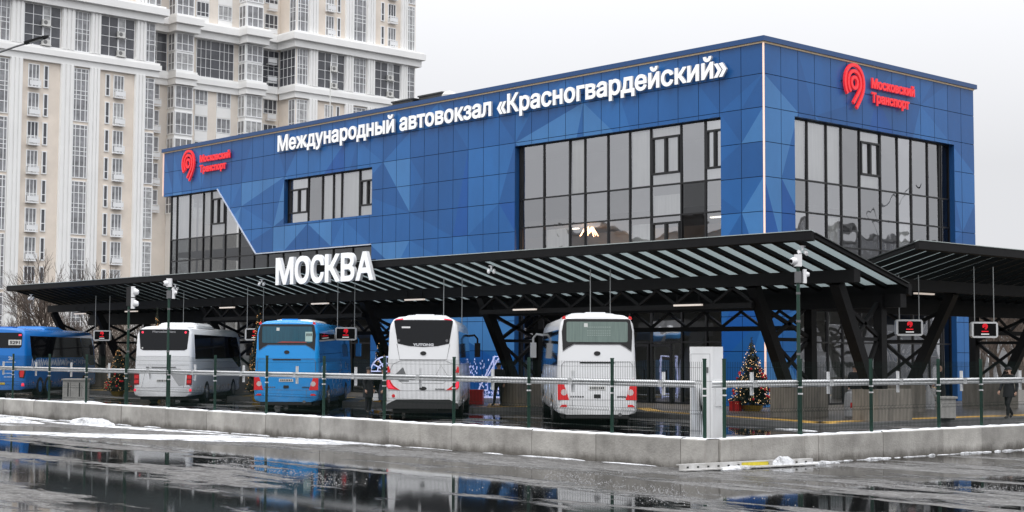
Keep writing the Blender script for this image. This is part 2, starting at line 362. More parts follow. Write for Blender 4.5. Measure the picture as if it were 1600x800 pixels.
def grow_loop(l, b, sgn):
    out = []; n = len(l)
    for i in range(n):
        p0, p1, p2 = Vector(l[i-1]), Vector(l[i]), Vector(l[(i+1) % n]); a = (p1-p0).normalized(); c = (p2-p1).normalized()
        na, nc = Vector((a.y, -a.x))*sgn, Vector((c.y, -c.x))*sgn; m_ = na+nc
        if m_.length < .3: out.append(tuple(p1+na*b)); out.append(tuple(p1+nc*b)); continue
        m_.normalize(); k = min(1/max(m_.dot(na), .2), 1.6); out.append(tuple(p1+m_*b*k))
    return out
def text_mb(body, cap, width, depth, bold, fn, mats_n=1):
    """fn(u, v, d): u right, v up from baseline, d outwards. Returns one mesh builder per word."""
    loops = raw_loops(body); k = cap/cap_h(); x0 = min(p[0] for l in loops for p in l); x1 = max(p[0] for l in loops for p in l)
    kx = (width-2*bold)/(x1-x0) if width else k
    loops = [[((p[0]-x0)*kx+bold, p[1]*k) for p in l] for l in loops]
    def inside(p, l):
        c = False
        for i in range(len(l)):
            (ax, ay), (bx, by) = l[i-1], l[i]
            if (ay <= p[1]) != (by <= p[1]) and ax+(p[1]-ay)*(bx-ax)/(by-ay) > p[0]: c = not c
        return c
    mid = lambda l: l+[((l[i-1][0]+l[i][0])/2, (l[i-1][1]+l[i][1])/2) for i in range(len(l))]
    bb = [(min(p[0] for p in l), max(p[0] for p in l)) for l in loops]
    hole = [sum(all(inside(p, q) for p in mid(l)) for q, c in zip(loops, bb) if q is not l and c[0] < b_[0] and c[1] > b_[1]) % 2 for l, b_ in zip(loops, bb)]
    loops = [l if (sarea(l) > 0) != bool(h) else l[::-1] for l, h in zip(loops, hole)]; sg_ = 1
    if bold: loops = [grow_loop(l, bold, sg_) for l in loops]
    iv = sorted(((min(p[0] for p in l), max(p[0] for p in l), l) for l in loops), key=lambda q: q[0])
    glyphs = [[iv[0][0], iv[0][1], [iv[0][2]]]]
    for a, b, l in iv[1:]:
        if a < glyphs[-1][1]-.002: glyphs[-1][1] = max(glyphs[-1][1], b); glyphs[-1][2].append(l)
        else: glyphs.append([a, b, [l]])
    words = [MB()]; gap = .17*cap/cap_h()*(kx/k)
    for gi, (a, b, ls) in enumerate(glyphs):
        if gi and a-glyphs[gi-1][1]+2*bold > gap: words.append(MB())
        P = [p for l in ls for p in l]; E_ = []; o = 0
        for l in ls: E_ += [(o+i, o+(i+1) % len(l)) for i in range(len(l))]; o += len(l)
        vs, es, fs = delaunay_2d_cdt([Vector(p) for p in P], E_, [], 0, 1e-6)[:3]
        keep = []
        for f_ in fs:
            cx = sum(vs[i].x for i in f_)/len(f_); cy = sum(vs[i].y for i in f_)/len(f_); wn = 0
            for (i, j) in E_:
                (ax, ay), (bx, by) = P[i], P[j]
                if (ay <= cy) != (by <= cy):
                    if ax+(cy-ay)*(bx-ax)/(by-ay) > cx: wn += 1 if by > ay else -1
            if wn*sg_ > 0: keep.append(tuple(f_))
        w_ = words[-1]; b0 = len(w_.v); n = len(vs); cnt = {}
        w_.v += [tuple(fn(v.x, v.y, depth)) for v in vs]+[tuple(fn(v.x, v.y, 0)) for v in vs]
        for f_ in keep:
            w_.f.append(tuple(b0+i for i in f_)); w_.m.append(0)
            for q in range(len(f_)): cnt[(f_[q], f_[(q+1) % len(f_)])] = 1
        for (i, j) in cnt:
            if (j, i) not in cnt: w_.f.append((b0+i, b0+n+i, b0+n+j, b0+j)); w_.m.append(1 if mats_n > 1 else 0)
    return words

# ================================================================== SETTING: ground, lane, platform
mb = MB(); mb.poly([(-900, -900, 0), (900, -900, 0), (900, 900, 0), (-900, 900, 0)])
kind(mb.build('road', asphalt), 'structure')

BH = Vector((-.7314, .6820, 0)); BN = Vector((.6820, .7314, 0))     # bus heading and its right
BUS = [  # rear centre, length, height
    ((4.31, -14.16), 12.0), ((-2.85, -15.46), 12.0), ((-11.73, -15.11), 12.0), ((-20.79, -15.37), 12.2), ((-35.0, -16.4), 13.0)]
edge = []
for (bx, by), L in sorted(BUS, key=lambda b: b[0][0]):
    nose = Vector((bx, by, 0))+BH*(L+.2)
    edge += [nose-BN*1.7, nose+BN*1.5, nose+BN*1.5-BH*5.0]
edge = edge[:-1]+[Vector((-.5, -7.25, 0)), Vector((10.0, -10.2, 0)), Vector((10.2, -5.9, 0)), Vector((11.0, .5, 0)), Vector((12.5, 14, 0)), Vector((12.5, 40, 0))]
edge = [Vector((-60, -7.5, 0))]+edge
mb = MB(); outline = [(p.x, p.y) for p in edge]+[(-6, 40), (-60, 20)]
mb.prism(outline, lambda u, v, d: (u, v, d), 0, .15); kind(mb.build('platform', pave), 'structure')
kb = MB(); tb = MB()
for i, (a, b) in enumerate(zip(edge[:-1], edge[1:])):
    d = (b-a).normalized(); n = Vector((-d.y, d.x, 0))
    kb.obox((a+b)/2+Vector((0, 0, .079))-n*.06, d*((b-a).length/2-.01), n*.075, (0, 0, .079))
    if (b-a).length > 2:
        tb.poly([a+n*.55+d*.4+Vector((0, 0, .154)), b+n*.55-d*.2+Vector((0, 0, .154)), b+n*1.15-d*.2+Vector((0, 0, .154)), a+n*1.15+d*.4+Vector((0, 0, .154))])
kind(kb.build('kerb', kerb_m), 'structure'); kind(tb.build('tactile_paving', tactile), 'structure')

# snow lying on the road beside the wall
def blob(mb, cx, cy, rx, ry, ang, h, seed, n=40):
    rnd = random.Random(seed); ph = [rnd.uniform(0, 6.28) for _ in range(6)]
    ca, sa = math.cos(ang), math.sin(ang); rings = []
    for k, s in enumerate((1, .9, .7, .4)):
        ring = []
        for i in range(n):
            t = 2*math.pi*i/n; q = 1+.16*math.sin(2*t+ph[0])+.14*math.sin(3*t+ph[1])+.10*math.sin(5*t+ph[2])+.07*math.sin(9*t+ph[3])+rnd.uniform(-.06, .06)
            x, y = rx*s*q*math.cos(t), ry*s*q*math.sin(t)
            ring.append((cx+x*ca-y*sa, cy+x*sa+y*ca, (.003, h*.5, h*.8, h)[k]*(1+.2*rnd.uniform(-1, 1))))
        rings.append(ring)
    b = len(mb.v); mb.v += [p for r_ in rings for p in r_]; mb.v.append((cx, cy, h))
    for k in range(3):
        for i in range(n):
            j = (i+1) % n; mb.f.append((b+k*n+i, b+k*n+j, b+k*n+n+j, b+k*n+n+i)); mb.m.append(0)
    for i in range(n): mb.f.append((b+3*n+i, b+3*n+(i+1) % n, b+4*n)); mb.m.append(0)
mb = MB(); CX0 = 18.2
blob(mb, 2.2, -27.75, 6.4, 1.05, R(23), .02, 1, 70); blob(mb, -3.6, -26.35, 5.2, .24, R(2), .03, 2); blob(mb, -6.4, -26.0, 1.1, .18, R(2), .17, 3)
blob(mb, -10.5, -27.6, 2.2, .7, R(8), .10, 4); blob(mb, -14, -26, 4, .3, 0, .06, 8)
for i in range(30): blob(mb, random.uniform(-10, 17), -25.58-random.random()*.05, random.uniform(.15, .8), .035, 0, random.uniform(.015, .035), 20+i, 16)
for i in range(26): q = .6+i*.42; blob(mb, CX0+.085*q+.05, -25.5+.996*q, .035, random.uniform(.1, .35), R(-5), random.uniform(.01, .04), 70+i, 16)
blob(mb, 18.74, -23.6, .26, .07, R(80), .2, 60, 18); blob(mb, 18.62, -24.9, .08, .55, R(-10), .07, 63, 18); blob(mb, 18.85, -22.6, .10, .7, R(-8), .06, 64, 18); blob(mb, 3.6, -26.7, 3.6, .8, R(23), .03, 65, 60); blob(mb, -23.6, -17.6, .9, .35, R(40), .12, 61, 20); blob(mb, 9.8, -11.2, .9, .18, R(-15), .03, 62, 20)
cb = MB(); rc = random.Random(31)
def crumbs(p, q, wid, num, r0=.004, r1=.014):
    p, q = Vector(p), Vector(q); n_ = Vector((-(q-p).y, (q-p).x)).normalized()
    for i in range(num):
        s_ = rc.random(); o_ = rc.gauss(0, wid); c = p.lerp(q, s_)+n_*(o_+.25*math.sin(s_*9+wid*7)); r_ = r0+(r1-r0)*rc.random()**3
        v = [(c.x+r_*math.cos(a+rc.random())*rc.uniform(.7, 1.3), c.y+r_*math.sin(a+rc.random())*rc.uniform(.7, 1.3), -.002) for a in (0, 1.6, 3.1, 4.7)]
        cb.add(v+[(c.x+rc.uniform(-.3, .3)*r_, c.y, r_*rc.uniform(.5, 1.2))], [(0, 1, 4), (1, 2, 4), (2, 3, 4), (3, 0, 4)])
for a_, b_, w_, n_ in (((9.7, -31.3), (16.8, -33.2), .3, 2200), ((17.0, -28.5), (22.5, -30.6), .3, 2000), ((-2, -27.2), (18, -27.6), .45, 3200), ((18.6, -27), (20.5, -19), .4, 1500), ((20, -28.5), (25, -24), .4, 2000), ((2, -29.3), (24, -31), 1.1, 1500), ((-6, -28.0), (6, -29.8), .4, 600)): crumbs(a_, b_, w_, n_)
kind(cb.build('slush_crumbs', mat('slush_crumb', (.27, .27, .275), .7), fix=False), 'stuff')
kind(mb.build('snow_patches', slush, smooth=True), 'stuff')

# ================================================================== STRUCTURE: the bus terminal
LX, WY, H = -48.1, 16.25, 15.25
term = thing('bus_terminal', 'two-storey blue panelled bus terminal with faceted cladding and tall dark windows', 'building', (-24, 8, 0))
FL = lambda u, z, d: (u, -d, z)          # left (long) face, facing -Y
FR = lambda u, z, d: (d, u, z)           # right (short) face, facing +X
def clip(poly, a, b, c):                 # keep a*x+b*y<=c
    out = []
    for i in range(len(poly)):
        p, q = poly[i], poly[(i+1) % len(poly)]; dp = a*p[0]+b*p[1]-c; dq = a*q[0]+b*q[1]-c
        if dp <= 0: out.append(p)
        if (dp < 0 < dq) or (dq < 0 < dp):
            t = dp/(dp-dq); out.append((p[0]+(q[0]-p[0])*t, p[1]+(q[1]-p[1])*t))
    return out
def clip_convex(poly, conv):
    ar = sum(conv[i][0]*conv[(i+1) % len(conv)][1]-conv[(i+1) % len(conv)][0]*conv[i][1] for i in range(len(conv)))
    if ar < 0: conv = conv[::-1]
    for i in range(len(conv)):
        (x0, y0), (x1, y1) = conv[i], conv[(i+1) % len(conv)]
        a, b = (y1-y0), -(x1-x0); poly = clip(poly, a, b, a*x0+b*y0)
        if len(poly) < 3: return []
    return poly
def area(p): return abs(sum(p[i][0]*p[(i+1) % len(p)][1]-p[(i+1) % len(p)][0]*p[i][1] for i in range(len(p))))/2
def cladding(fn, polys, u0, u1, pu, zs, seed, off):
    """panels on a joint grid, each cut by the triangular facets printed across the facade"""
    rnd = random.Random(seed); us = []; u = u0
    while u < u1-.3: us.append(u); u += pu
    us.append(u1)
    # facet vertices sit on joint crossings
    step = 2; rows = [0, 2, 4, 5, 7, 8, 10, len(zs)-1]
    G = []
    for ri, r_ in enumerate(rows):
        row = []
        for k in range(0, len(us)+step, step):
            jz = r_ if ri in (0, len(rows)-1) else min(max(r_+rnd.choice((-1, 0, 0, 1)), 0), len(zs)-1)
            ku = k+(step//2 if ri % 2 else 0)+rnd.choice((-1, 0, 1)); 
            row.append((u0+ku*pu, zs[jz]))
        G.append(row)
    pts = [(min(max(p[0], u0), u1), p[1]) for row in G for p in row]+[(u0, zs[0]), (u1, zs[0]), (u1, zs[-1]), (u0, zs[-1])]
    pts = sorted(set((round(a, 4), round(b, 4)) for a, b in pts)); tris = []
    vs_, _, fs_ = delaunay_2d_cdt([Vector((a*.8, b*1.1+.02*rnd.random())) for a, b in pts], [], [], 0, 1e-6)[:3]
    vs_ = [Vector((v.x/.8, v.y/1.1)) for v in vs_]
    for f_ in fs_:
        low = sum(vs_[q].y for q in f_)/3
        tn = rnd.choice((0, 0, 1, 1, 0, 2, 1)) if low > 12 else rnd.choice((0, 1, 2, 2, 1, 3, 1, 2, 4, 0, 3))
        tris.append((tuple((vs_[q].x, vs_[q].y) for q in f_), tn))
    m = MB(); g = .013
    for pl in polys:
        for i in range(len(us)-1):
            for j in range(len(zs)-1):
                cell = [(us[i]+g, zs[j]+g), (us[i+1]-g, zs[j]+g), (us[i+1]-g, zs[j+1]-g), (us[i]+g, zs[j+1]-g)]
                cp = clip_convex(cell, pl)
                if len(cp) < 3 or area(cp) < 1e-3: continue
                done = 0; A = area(cp)
                for tr, tn in tris:
                    q = clip_convex(cp, list(tr))
                    if len(q) >= 3 and area(q) > 1e-4: m.poly([fn(x, z, 0) for x, z in q], tn); done += area(q)
                if done < A*.98:      # outside the facet lattice
                    if done < 1e-3: m.poly([fn(x, z, 0) for x, z in cp], 0)
                    else: m.poly([fn(x, z, -.004) for x, z in cp], 0)
        m.poly([fn(x, z, -.03) for x, z in pl], 5)
    return m
zs = [0.15, 1.0, 2.4, 3.83, 5.25, 6.67, 8.09, 9.52, 10.95, 12.37, 13.75, 15.02]
dg = lambda z: -41.6+(12.2-z)/(12.2-8.05)*4.35
pl_left = [[(LX, 12.2), (0, 12.2), (0, 15.02), (LX, 15.02)], [(-26.15, .15), (-14.9, .15), (-14.9, 12.2), (-26.15, 12.2)],
    [(-2.25, .15), (0, .15), (0, 12.2), (-2.25, 12.2)], [(-41.6, 12.2), (dg(9.65), 9.65), (-34.45, 9.65), (-34.45, 12.2)],
    [(dg(9.65), 9.65), (-37.25, 8.05), (-26.15, 8.05), (-26.15, 9.65)]]
m = cladding(FL, pl_left, LX, 0, 1.145, zs, 11, 0); m.build('facade_cladding', BLUES+[joint_dark], term, fix=False)
pl_right = [[(0, 12.2), (WY, 12.2), (WY, 15.02), (0, 15.02)], [(0, .15), (2.08, .15), (2.08, 12.2), (0, 12.2)], [(14.45, .15), (WY, .15), (WY, 12.2), (14.45, 12.2)]]
m = cladding(FR, pl_right, 0, WY, 1.161, zs, 5, 0); m.build('facade_cladding', BLUES+[joint_dark], term, fix=False)
# reveals of the openings (sheet metal returns)
def reveal(fn, pts, dep=.42):
    m = MB()
    for i in range(len(pts)-1):
        (a, b), (c, d) = pts[i], pts[i+1]; m.poly([fn(a, b, -.001), fn(c, d, -.001), fn(c, d, -dep), fn(a, b, -dep)])
    m.build('window_reveal', blue_trim, term, fix=False)
reveal(FL, [(-14.9, .15), (-14.9, 12.2), (-2.25, 12.2), (-2.25, .15)])
reveal(FL, [(-34.45, 9.65), (-34.45, 12.2), (-26.15, 12.2), (-26.15, 9.65), (-34.45, 9.65)])
reveal(FL, [(LX, 12.2), (-41.6, 12.2), (-37.25, 8.05), (-26.15, 8.05), (-26.15, .15)])
reveal(FR, [(2.08, .15), (2.08, 12.2), (14.45, 12.2), (14.45, .15)])
# pale edge of the diagonal, parapet, trims
m = MB(); m.bar((-41.6, -.03, 12.2), (-37.25, -.03, 8.05), .07, .06); m.bar((-37.25, -.03, 8.05), (-26.15, -.03, 8.05), .05, .06)
m.build('edge_trim', mat('pale_edge_trim', (.55, .6, .7), .4), term)
m = MB(); m.box((LX-.12, -.14, 15.06), (.14, .25, 15.27)); m.box((-.25, .25, 15.06), (.14, WY+.12, 15.27)); m.box((LX-.12, .25, 15.06), (LX+.25, WY, 15.27)); m.box((LX+.25, WY-.25, 15.06), (-.25, WY+.12, 15.27))
m.build('parapet', blue_trim, term)
m = MB(); m.box((LX, -.05, 14.995), (0.05, -.002, 15.055)); m.box((.002, -.002, 14.995), (.05, WY, 15.055)); m.build('trim_strip', trim_gold, term)
m = MB(); m.box((.003, -.06, 5.3), (.06, -.003, 14.99)); m.box((.003, -.06, .3), (.06, -.003, 2.9)); m.box((.003, -.06, 3.6), (.06, -.003, 4.6)); m.box((LX-.06, -.06, 12.25), (LX-.003, -.003, 15.0))
m.build('corner_light_strip', strip_lit, term)
m = MB(); m.box((LX+.26, .26, 14.7), (-.26, WY-.26, 14.85)); m.build('roof', roof_grey, term)
m = MB(); m.box((LX, WY-.3, .15), (-.5, WY, 15)); m.box((LX, .6, 12.22), (LX+.3, WY-.31, 15)); m.build('rear_wall', blue_trim, term)
# interior: floors, back walls
m = MB(); m.box((-47.4, 5.2, .16), (-.6, 5.3, 14.6)); m.box((-5.3, 5.31, .16), (-5.2, WY-.4, 14.6)); m.build('interior_wall', room_wall, term)
m = MB()
for z in (.17, 5.35, 8.6): m.box((-47.3, .62, z-.3 if z > 1 else z-.01), (-.62, 5.19, z)); m.box((-5.19, 5.21, z-.3 if z > 1 else z-.01), (-.62, WY-.5, z))
m.box((-47.3, .62, 12.35), (-.62, WY-.5, 12.5)); m.build('interior_floor', room_dark, term)
ceil_lit = mat('ceiling_light', (.8, .8, .8), .5, emit=(1, .93, .82), es=2.6)
for z, xs, ys in ((12.33, (-40, -29), ()), (8.28, (-13.4, -4), ()), (5.03, (-44, -39, -34, -29, -14, -11, -8, -5, -3), (3.5, 6.5, 9.5, 12.5))):
    for x in xs: m = MB(); m.box((x-.6, 2.1, z-.05), (x+.6, 2.28, z)); m.build('ceiling_light', ceil_lit, term)
    for y in ys: m = MB(); m.box((-2.6, y-.6, z-.05), (-2.42, y+.6, z)); m.build('ceiling_light', ceil_lit, term)

rgl = random.Random(77)
def curtain(fn, us, zrows, label=None, dep=.34, light=(), casement=(), darkm=None, fw=.075, outline=None, base=None):
    """one glazed opening: frame grid (parent part) with its panes, blinds and opening casements"""
    m = MB(); u0, u1 = us[0], us[-1]; z0, z1 = zrows[0], zrows[-1]
    def inside(u, z): return outline is None or outline(u, z)
    for u in us:
        zt = z1
        if outline:
            while zt > z0 and not outline(u, zt-.02): zt -= .05
        if zt-z0 > .1: m.prism([(u-fw/2, z0), (u+fw/2, z0), (u+fw/2, zt), (u-fw/2, zt)], fn, -dep+.07, -dep-.08)
    for z in zrows:
        ue = u1
        if outline:
            while ue > u0 and not outline(ue-.02, z): ue -= .05
        if ue-u0 > .1: m.prism([(u0, z-fw*.45), (ue, z-fw*.45), (ue, z+fw*.45), (u0, z+fw*.45)], fn, -dep+.066, -dep-.076)
    for (i, j, s) in casement:        # dark inner sash, s = number of leaves; sits in part of the cell
        a, b = us[i]+.06, us[i+1]-.06; c, d = s
        k = .085
        for (p, q, r_, t) in ((a, c, b, c+k), (a, d-k, b, d), (a, c+k, a+k, d-k), (b-k, c+k, b, d-k), ((a+b)/2-.055, c+k, (a+b)/2+.055, d-k)):
            m.prism([(p, q), (r_, q), (r_, t), (p, t)], fn, -dep+.10, -dep-.05)
    fr = m.build('window', black_alu, term)
    g = MB()
    for i in range(len(us)-1):
        for j in range(len(zrows)-1):
            a, b, c, d = us[i]+.03, us[i+1]-.03, zrows[j]+.03, zrows[j+1]-.03
            pts = [(a, c), (b, c), (b, d), (a, d)]
            if outline: pts = clip_convex(pts, outline.poly)
            if len(pts) < 3: continue
            mi = 1 if darkm and darkm(i, j) else rgl.choice((0, 0, 2, 0, 3))
            tu, tz = rgl.uniform(-.006, .006), rgl.uniform(-.008, .008); cu = sum(p[0] for p in pts)/len(pts); cz = sum(p[1] for p in pts)/len(pts)
            g.poly([fn(u, z, -dep+.014+tu*(u-cu)+tz*(z-cz)) for u, z in pts], mi)
    g.build('glass', [glass, glass_dk, glass_b, glass_c], fr, fix=False)
    if light:
        b_ = MB()
        for (i, za, zb) in light:
            b_.prism([(us[i]+.05, za), (us[i+1]-.05, za), (us[i+1]-.05, zb), (us[i]+.05, zb)], fn, -dep-.09, -dep-.10)
        b_.build('blind', blind, fr)
    return fr
# tall window in the long face
us = [-14.9, -14.72, -13.2, -11.48, -10.49, -9.03, -7.69, -6.43, -4.68, -3.33, -2.25]
zr = [.2, 2.8, 4.2, 5.55, 6.92, 8.27, 9.62, 12.18]
curtain(FL, us, zr, light=[(3, 9.7, 12.1), (6, 9.7, 12.1), (7, 9.7, 12.1), (9, 9.7, 12.1), (7, 8.3, 9.2), (2, 6, 8.1), (6, 6, 8)], casement=[(7, 0, (10.1, 11.75)), (9, 0, (10.1, 11.75)), (7, 0, (6.2, 8.0))],
    darkm=lambda i, j: (j < 4 and i % 3 != 1) or (i in (8,) and j < 6))
curtain(FL, [-34.45, -34.3, -32.44, -31.08, -30.04, -29.27, -27.63, -26.15], [9.65, 12.18], light=[(1, 9.7, 12.1), (3, 9.7, 12.1), (4, 9.7, 12.1), (5, 9.7, 12.1), (6, 9.7, 12.1)], casement=[(1, 0, (10.2, 11.6)), (6, 0, (10.2, 11.6))])
class Out:
    poly = [(-47.6, .1), (-26.15, .1), (-26.15, 8.05), (-37.25, 8.05), (-41.6, 12.2), (-47.6, 12.2)]
    def __call__(s, u, z): return z <= 8.06 or u <= dg(z)+.02
def out_clip(pts, poly):     # the outline is an L with a slanted edge: clip by its two convex halves
    zmin = min(p[1] for p in pts)
    return clip_convex_raw(pts, [(-47.6, .1), (-26.15, .1), (-26.15, 8.05), (-47.6, 8.05)] if zmin < 8.0 else [(-47.6, 8.05), (-37.25, 8.05), (-41.6, 12.2), (-47.6, 12.2)])
clip_convex_raw = clip_convex
def clip_convex(pts, poly): return out_clip(pts, poly) if poly is Out.poly else clip_convex_raw(pts, poly)
curtain(FL, [-47.6, -46.89, -45.32, -43.71, -42.8, -41.15, -39.55, -37.95, -36.5, -34.9, -33.2, -31.6, -30, -28.2, -26.2], [.2, 2.8, 4.2, 5.4, 6.7, 8.03, 9.4, 12.18],
    light=[(1, 9.5, 12.1), (3, 10.2, 12.1), (4, 9.5, 12.1), (9, 6.8, 8), (11, 6.8, 8), (13, 6.8, 8)], casement=[(4, 0, (10.1, 11.7))], outline=Out(), darkm=lambda i, j: j < 6)
# left return of the glazed corner
fr = MB()
for y in (.3, 2.2, 4.2): fr.box((-47.7, y, .2), (-47.58, y+.08, 12.2))
fr = fr.build('window', black_alu, term); g = MB(); g.poly([(-47.62, .34, .2), (-47.62, 5.2, .2), (-47.62, 5.2, 12.2), (-47.62, .34, 12.2)]); g.build('glass', glass_dk, fr, fix=False)
# window of the short face
us = [2.08, 3.32, 4.69, 5.79, 7.15, 8.76, 10.12, 11.24, 12.61, 13.6, 13.75, 14.45]
curtain(FR, us, [.2, 2.8, 4.2, 5.55, 6.92, 8.27, 9.62, 12.18], light=[(0, 9.7, 12.1), (1, 9.7, 12.1), (2, 9.7, 12.1), (4, 9.7, 12.1), (2, 6.0, 8.2), (6, 6.9, 8.2)], casement=[(4, 0, (10.2, 11.7))], darkm=lambda i, j: i == 10)
# entrance doors under the canopy
d = MB()
for a in (-9.0, -7.7, -6.4):
    d.prism([(a, .2), (a+.09, .2), (a+.09, 2.72), (a, 2.72)], FL, -.2, -.3); d.prism([(a+1.1, .2), (a+1.19, .2), (a+1.19, 2.72), (a+1.1, 2.72)], FL, -.2, -.3); d.prism([(a+.09, 2.6), (a+1.1, 2.6), (a+1.1, 2.72), (a+.09, 2.72)], FL, -.2, -.3); d.prism([(a+.95, .9), (a+.99, .9), (a+.99, 1.6), (a+.95, 1.6)], FL, -.14, -.19)
d.build('entrance_door', black_alu, term)

# rooftop machines
def roof_unit(x, y, sx, sy, sz, label):
    t = thing('rooftop_unit', label, 'roof unit', (x, y, 14.85))
    b = MB(); b.box((-sx/2, -sy/2, 0), (sx/2, sy/2, sz)); b.box((-sx/2-.06, -sy/2-.06, sz), (sx/2+.06, sy/2+.06, sz+.08)); b.build('casing', mat('dark_unit', (.035, .037, .04), .5, 0, .3, 2), t, local=True)
    g = MB()
    for i in range(7): g.box((-sx/2+.15, -sy/2-.02, .25+i*(sz-.4)/7), (sx/2-.15, -sy/2-.001, .33+i*(sz-.4)/7))
    g.build('grille', bus_grey, t, local=True); return t
roof_unit(-27.9, 4, 1.8, 1.2, 1.50, 'small dark ventilation unit on the terminal roof, left of the longer one')
roof_unit(-25.8, 4.3, 2.0, 1.2, 1.62, 'longer dark ventilation unit on the terminal roof beside the round vent')
t = thing('roof_vent', 'pale domed vent cap on the terminal roof edge', 'vent', (-24.3, 3.8, 14.85))
b = MB(); b.tube([(0, 0, 0), (0, 0, 1.2)], .25, 14); b.build('duct', ac_mat, t, local=True); b = MB(); b.tube([(0, 0, 1.2), (0, 0, 1.45), (0, 0, 1.6), (0, 0, 1.68)], [.42, .42, .3, .05], 16); b.build('cap', ac_mat, t, True, local=True)
for i, (y, lb) in enumerate(((5.8, 'flat grey hatch on the roof above the short face, nearer the corner'), (9.2, 'flat grey hatch on the roof above the short face, farther from the corner'))):
    t = thing('roof_hatch', lb, 'roof hatch', (-.9, y, 14.85)); b = MB(); b.box((-.4, -.9, 0), (.4, .9, .55)); b.build('curb', ac_mat, t, local=True); b = MB(); b.box((-.46, -.96, .55), (.46, .96, .62)); b.build('lid', roof_grey, t, local=True)

# signs on the terminal
sg = thing('facade_sign', 'long raised white sign reading the terminal name along the blue facade', 'sign', (-18.4, 0, 13.9))
for wd in text_mb('Международный автовокзал «Красногвардейский»', .86, 33.1, .10, .036, lambda u, v, d: (-34.85+u, -.12-d, 13.86+v), 2):
    wd.build('lettering', [white_letter, letter_side], sg, fix=False)
b = MB()
for i in range(30): x = -34.5+i*1.1; b.box((x-.02, -.12, 14.1), (x+.02, -.002, 14.14))
b.build('standoff', joint_dark, sg)
def arc(cx, cy, r_, a0, a1, n=18): return [(cx+r_*math.cos(R(a0+(a1-a0)*i/n)), cy+r_*math.sin(R(a0+(a1-a0)*i/n))) for i in range(n+1)]
def ribbon(mb, pts, w, fn, d0, d1, mi=0, close=False):
    n = len(pts); P = [Vector((p[0], p[1])) for p in pts]; L, Rr = [], []
    for i in range(n):
        t = (P[(i+1) % n]-P[i-1]) if close else (P[min(i+1, n-1)]-P[max(i-1, 0)]); t.normalize(); nn = Vector((-t.y, t.x))
        L.append(P[i]+nn*w/2); Rr.append(P[i]-nn*w/2)
    b = len(mb.v)
    for i in range(n): mb.v += [tuple(fn(L[i].x, L[i].y, d0)), tuple(fn(Rr[i].x, Rr[i].y, d0)), tuple(fn(L[i].x, L[i].y, d1)), tuple(fn(Rr[i].x, Rr[i].y, d1))]
    for i in range(n if close else n-1):
        a, c = b+4*i, b+4*((i+1) % n)
        for q in ((a+2, a+3, c+3, c+2), (a, a+2, c+2, c), (a+1, c+1, c+3, a+3), (a, c, c+1, a+1)): mb.f.append(q); mb.m.append(mi)
    if not close:
        for a in (b, b+4*(n-1)): mb.f.append((a, a+1, a+3, a+2)); mb.m.append(mi)
def pin_logo(mb, fn, d0, d1, mi=0):       # unit: about 1.8 wide, 2.06 tall
    ribbon(mb, arc(.9, 1.2, .80, 222, -18)+[(1.60, .80), (1.42, .52), (1.05, .08)], .145, fn, d0, d1, mi)
    ribbon(mb, arc(.9, 1.2, .53, 232, -22)+[(1.34, .92), (1.16, .70), (.78, .28)], .145, fn, d0, d1, mi)
    ribbon(mb, arc(.9, 1.2, .25, 0, 345, 20), .145, fn, d0, d1, mi, True)
def logo_sign(fn, u0, z0, ut, wt, label):
    o = fn(u0, z0, 0); t = thing('logo_sign', label, 'sign', o)
    m = MB(); pin_logo(m, lambda u, v, d: fn(u0+.09+u*.88, z0+v*.98, d), .10, .20); m.build('emblem', red_lit, t)
    for body, zz, ww in (('Московский', z0+1.13, wt), ('Транспорт', z0+.50, wt*.87)):
        for wd in text_mb(body, .42, ww, .06, .022, lambda u, v, d: fn(ut+u, zz+v, d+.10)): wd.build('lettering', red_lit, t, fix=False)
    m = MB()
    for (a, b_) in ((.9, 1.98), (.14, 1.2), (1.66, 1.2), (1.2, .3)): m.prism([(u0+a-.03, z0+b_-.03), (u0+a+.03, z0+b_-.03), (u0+a+.03, z0+b_+.03), (u0+a-.03, z0+b_+.03)], fn, .002, .10)
    m.build('standoff', joint_dark, t)
logo_sign(FL, -45.72, 12.88, -43.5, 3.45, 'red lit emblem with two words at the left end of the long blue face')
logo_sign(FR, 5.28, 12.92, 7.5, 3.42, 'red lit emblem with two words high on the short blue face')
t = thing('roof_mast', 'thin pale mast standing on the terminal roof in front of the tower', 'mast', (-35.6, 4, 14.85))
m = MB(); m.tube([(0, 0, 0), (0, 0, 2.5), (0, 0, 4.9)], [.05, .04, .02], 8); m.build('pole', ac_mat, t, local=True); m = MB(); m.box((-.2, -.2, 0), (.2, .2, .12)); m.build('foot', ac_mat, t, local=True)
t = thing('pendant_lamp', 'glowing warm ornate lamp hanging inside the tall window', 'lamp', (-12.1, 2.2, 8.2))
b = MB()
for i in range(7):
    a = i*2*math.pi/7; b.tube([(0, 0, -.2), (.2*math.cos(a), .2*math.sin(a), .05), (.45*math.cos(a), .45*math.sin(a), -.35)], [.05, .04, .02], 6)
b.build('arms', mat('lamp_glow', (1, .7, .5), .5, emit=(1, .55, .3), es=7), t, local=True)
b = MB(); b.tube([(0, 0, .12), (0, 0, .2), (0, 0, .34), (0, 0, .40)], [.62, .60, .30, .05], 18); b.build('halo_disc', mat('halo_glow', (.6, .25, .1), .6, emit=(1, .38, .14), es=.9), t, True, local=True)  # glowing disc added as the orange halo above the lamp
b = MB(); b.tube([(0, 0, -.2), (0, 0, 1.3)], .03, 6); b.build('stem', black_alu, t, local=True)
pl = bpy.data.lights.new('lamp_light', 'POINT'); pl.energy = 70; pl.color = (1, .6, .35); pl.shadow_soft_size = .3
po = bpy.data.objects.new('lamp_light', pl); COL.objects.link(po); po.parent = t; po.location = (0, 0, -.9)

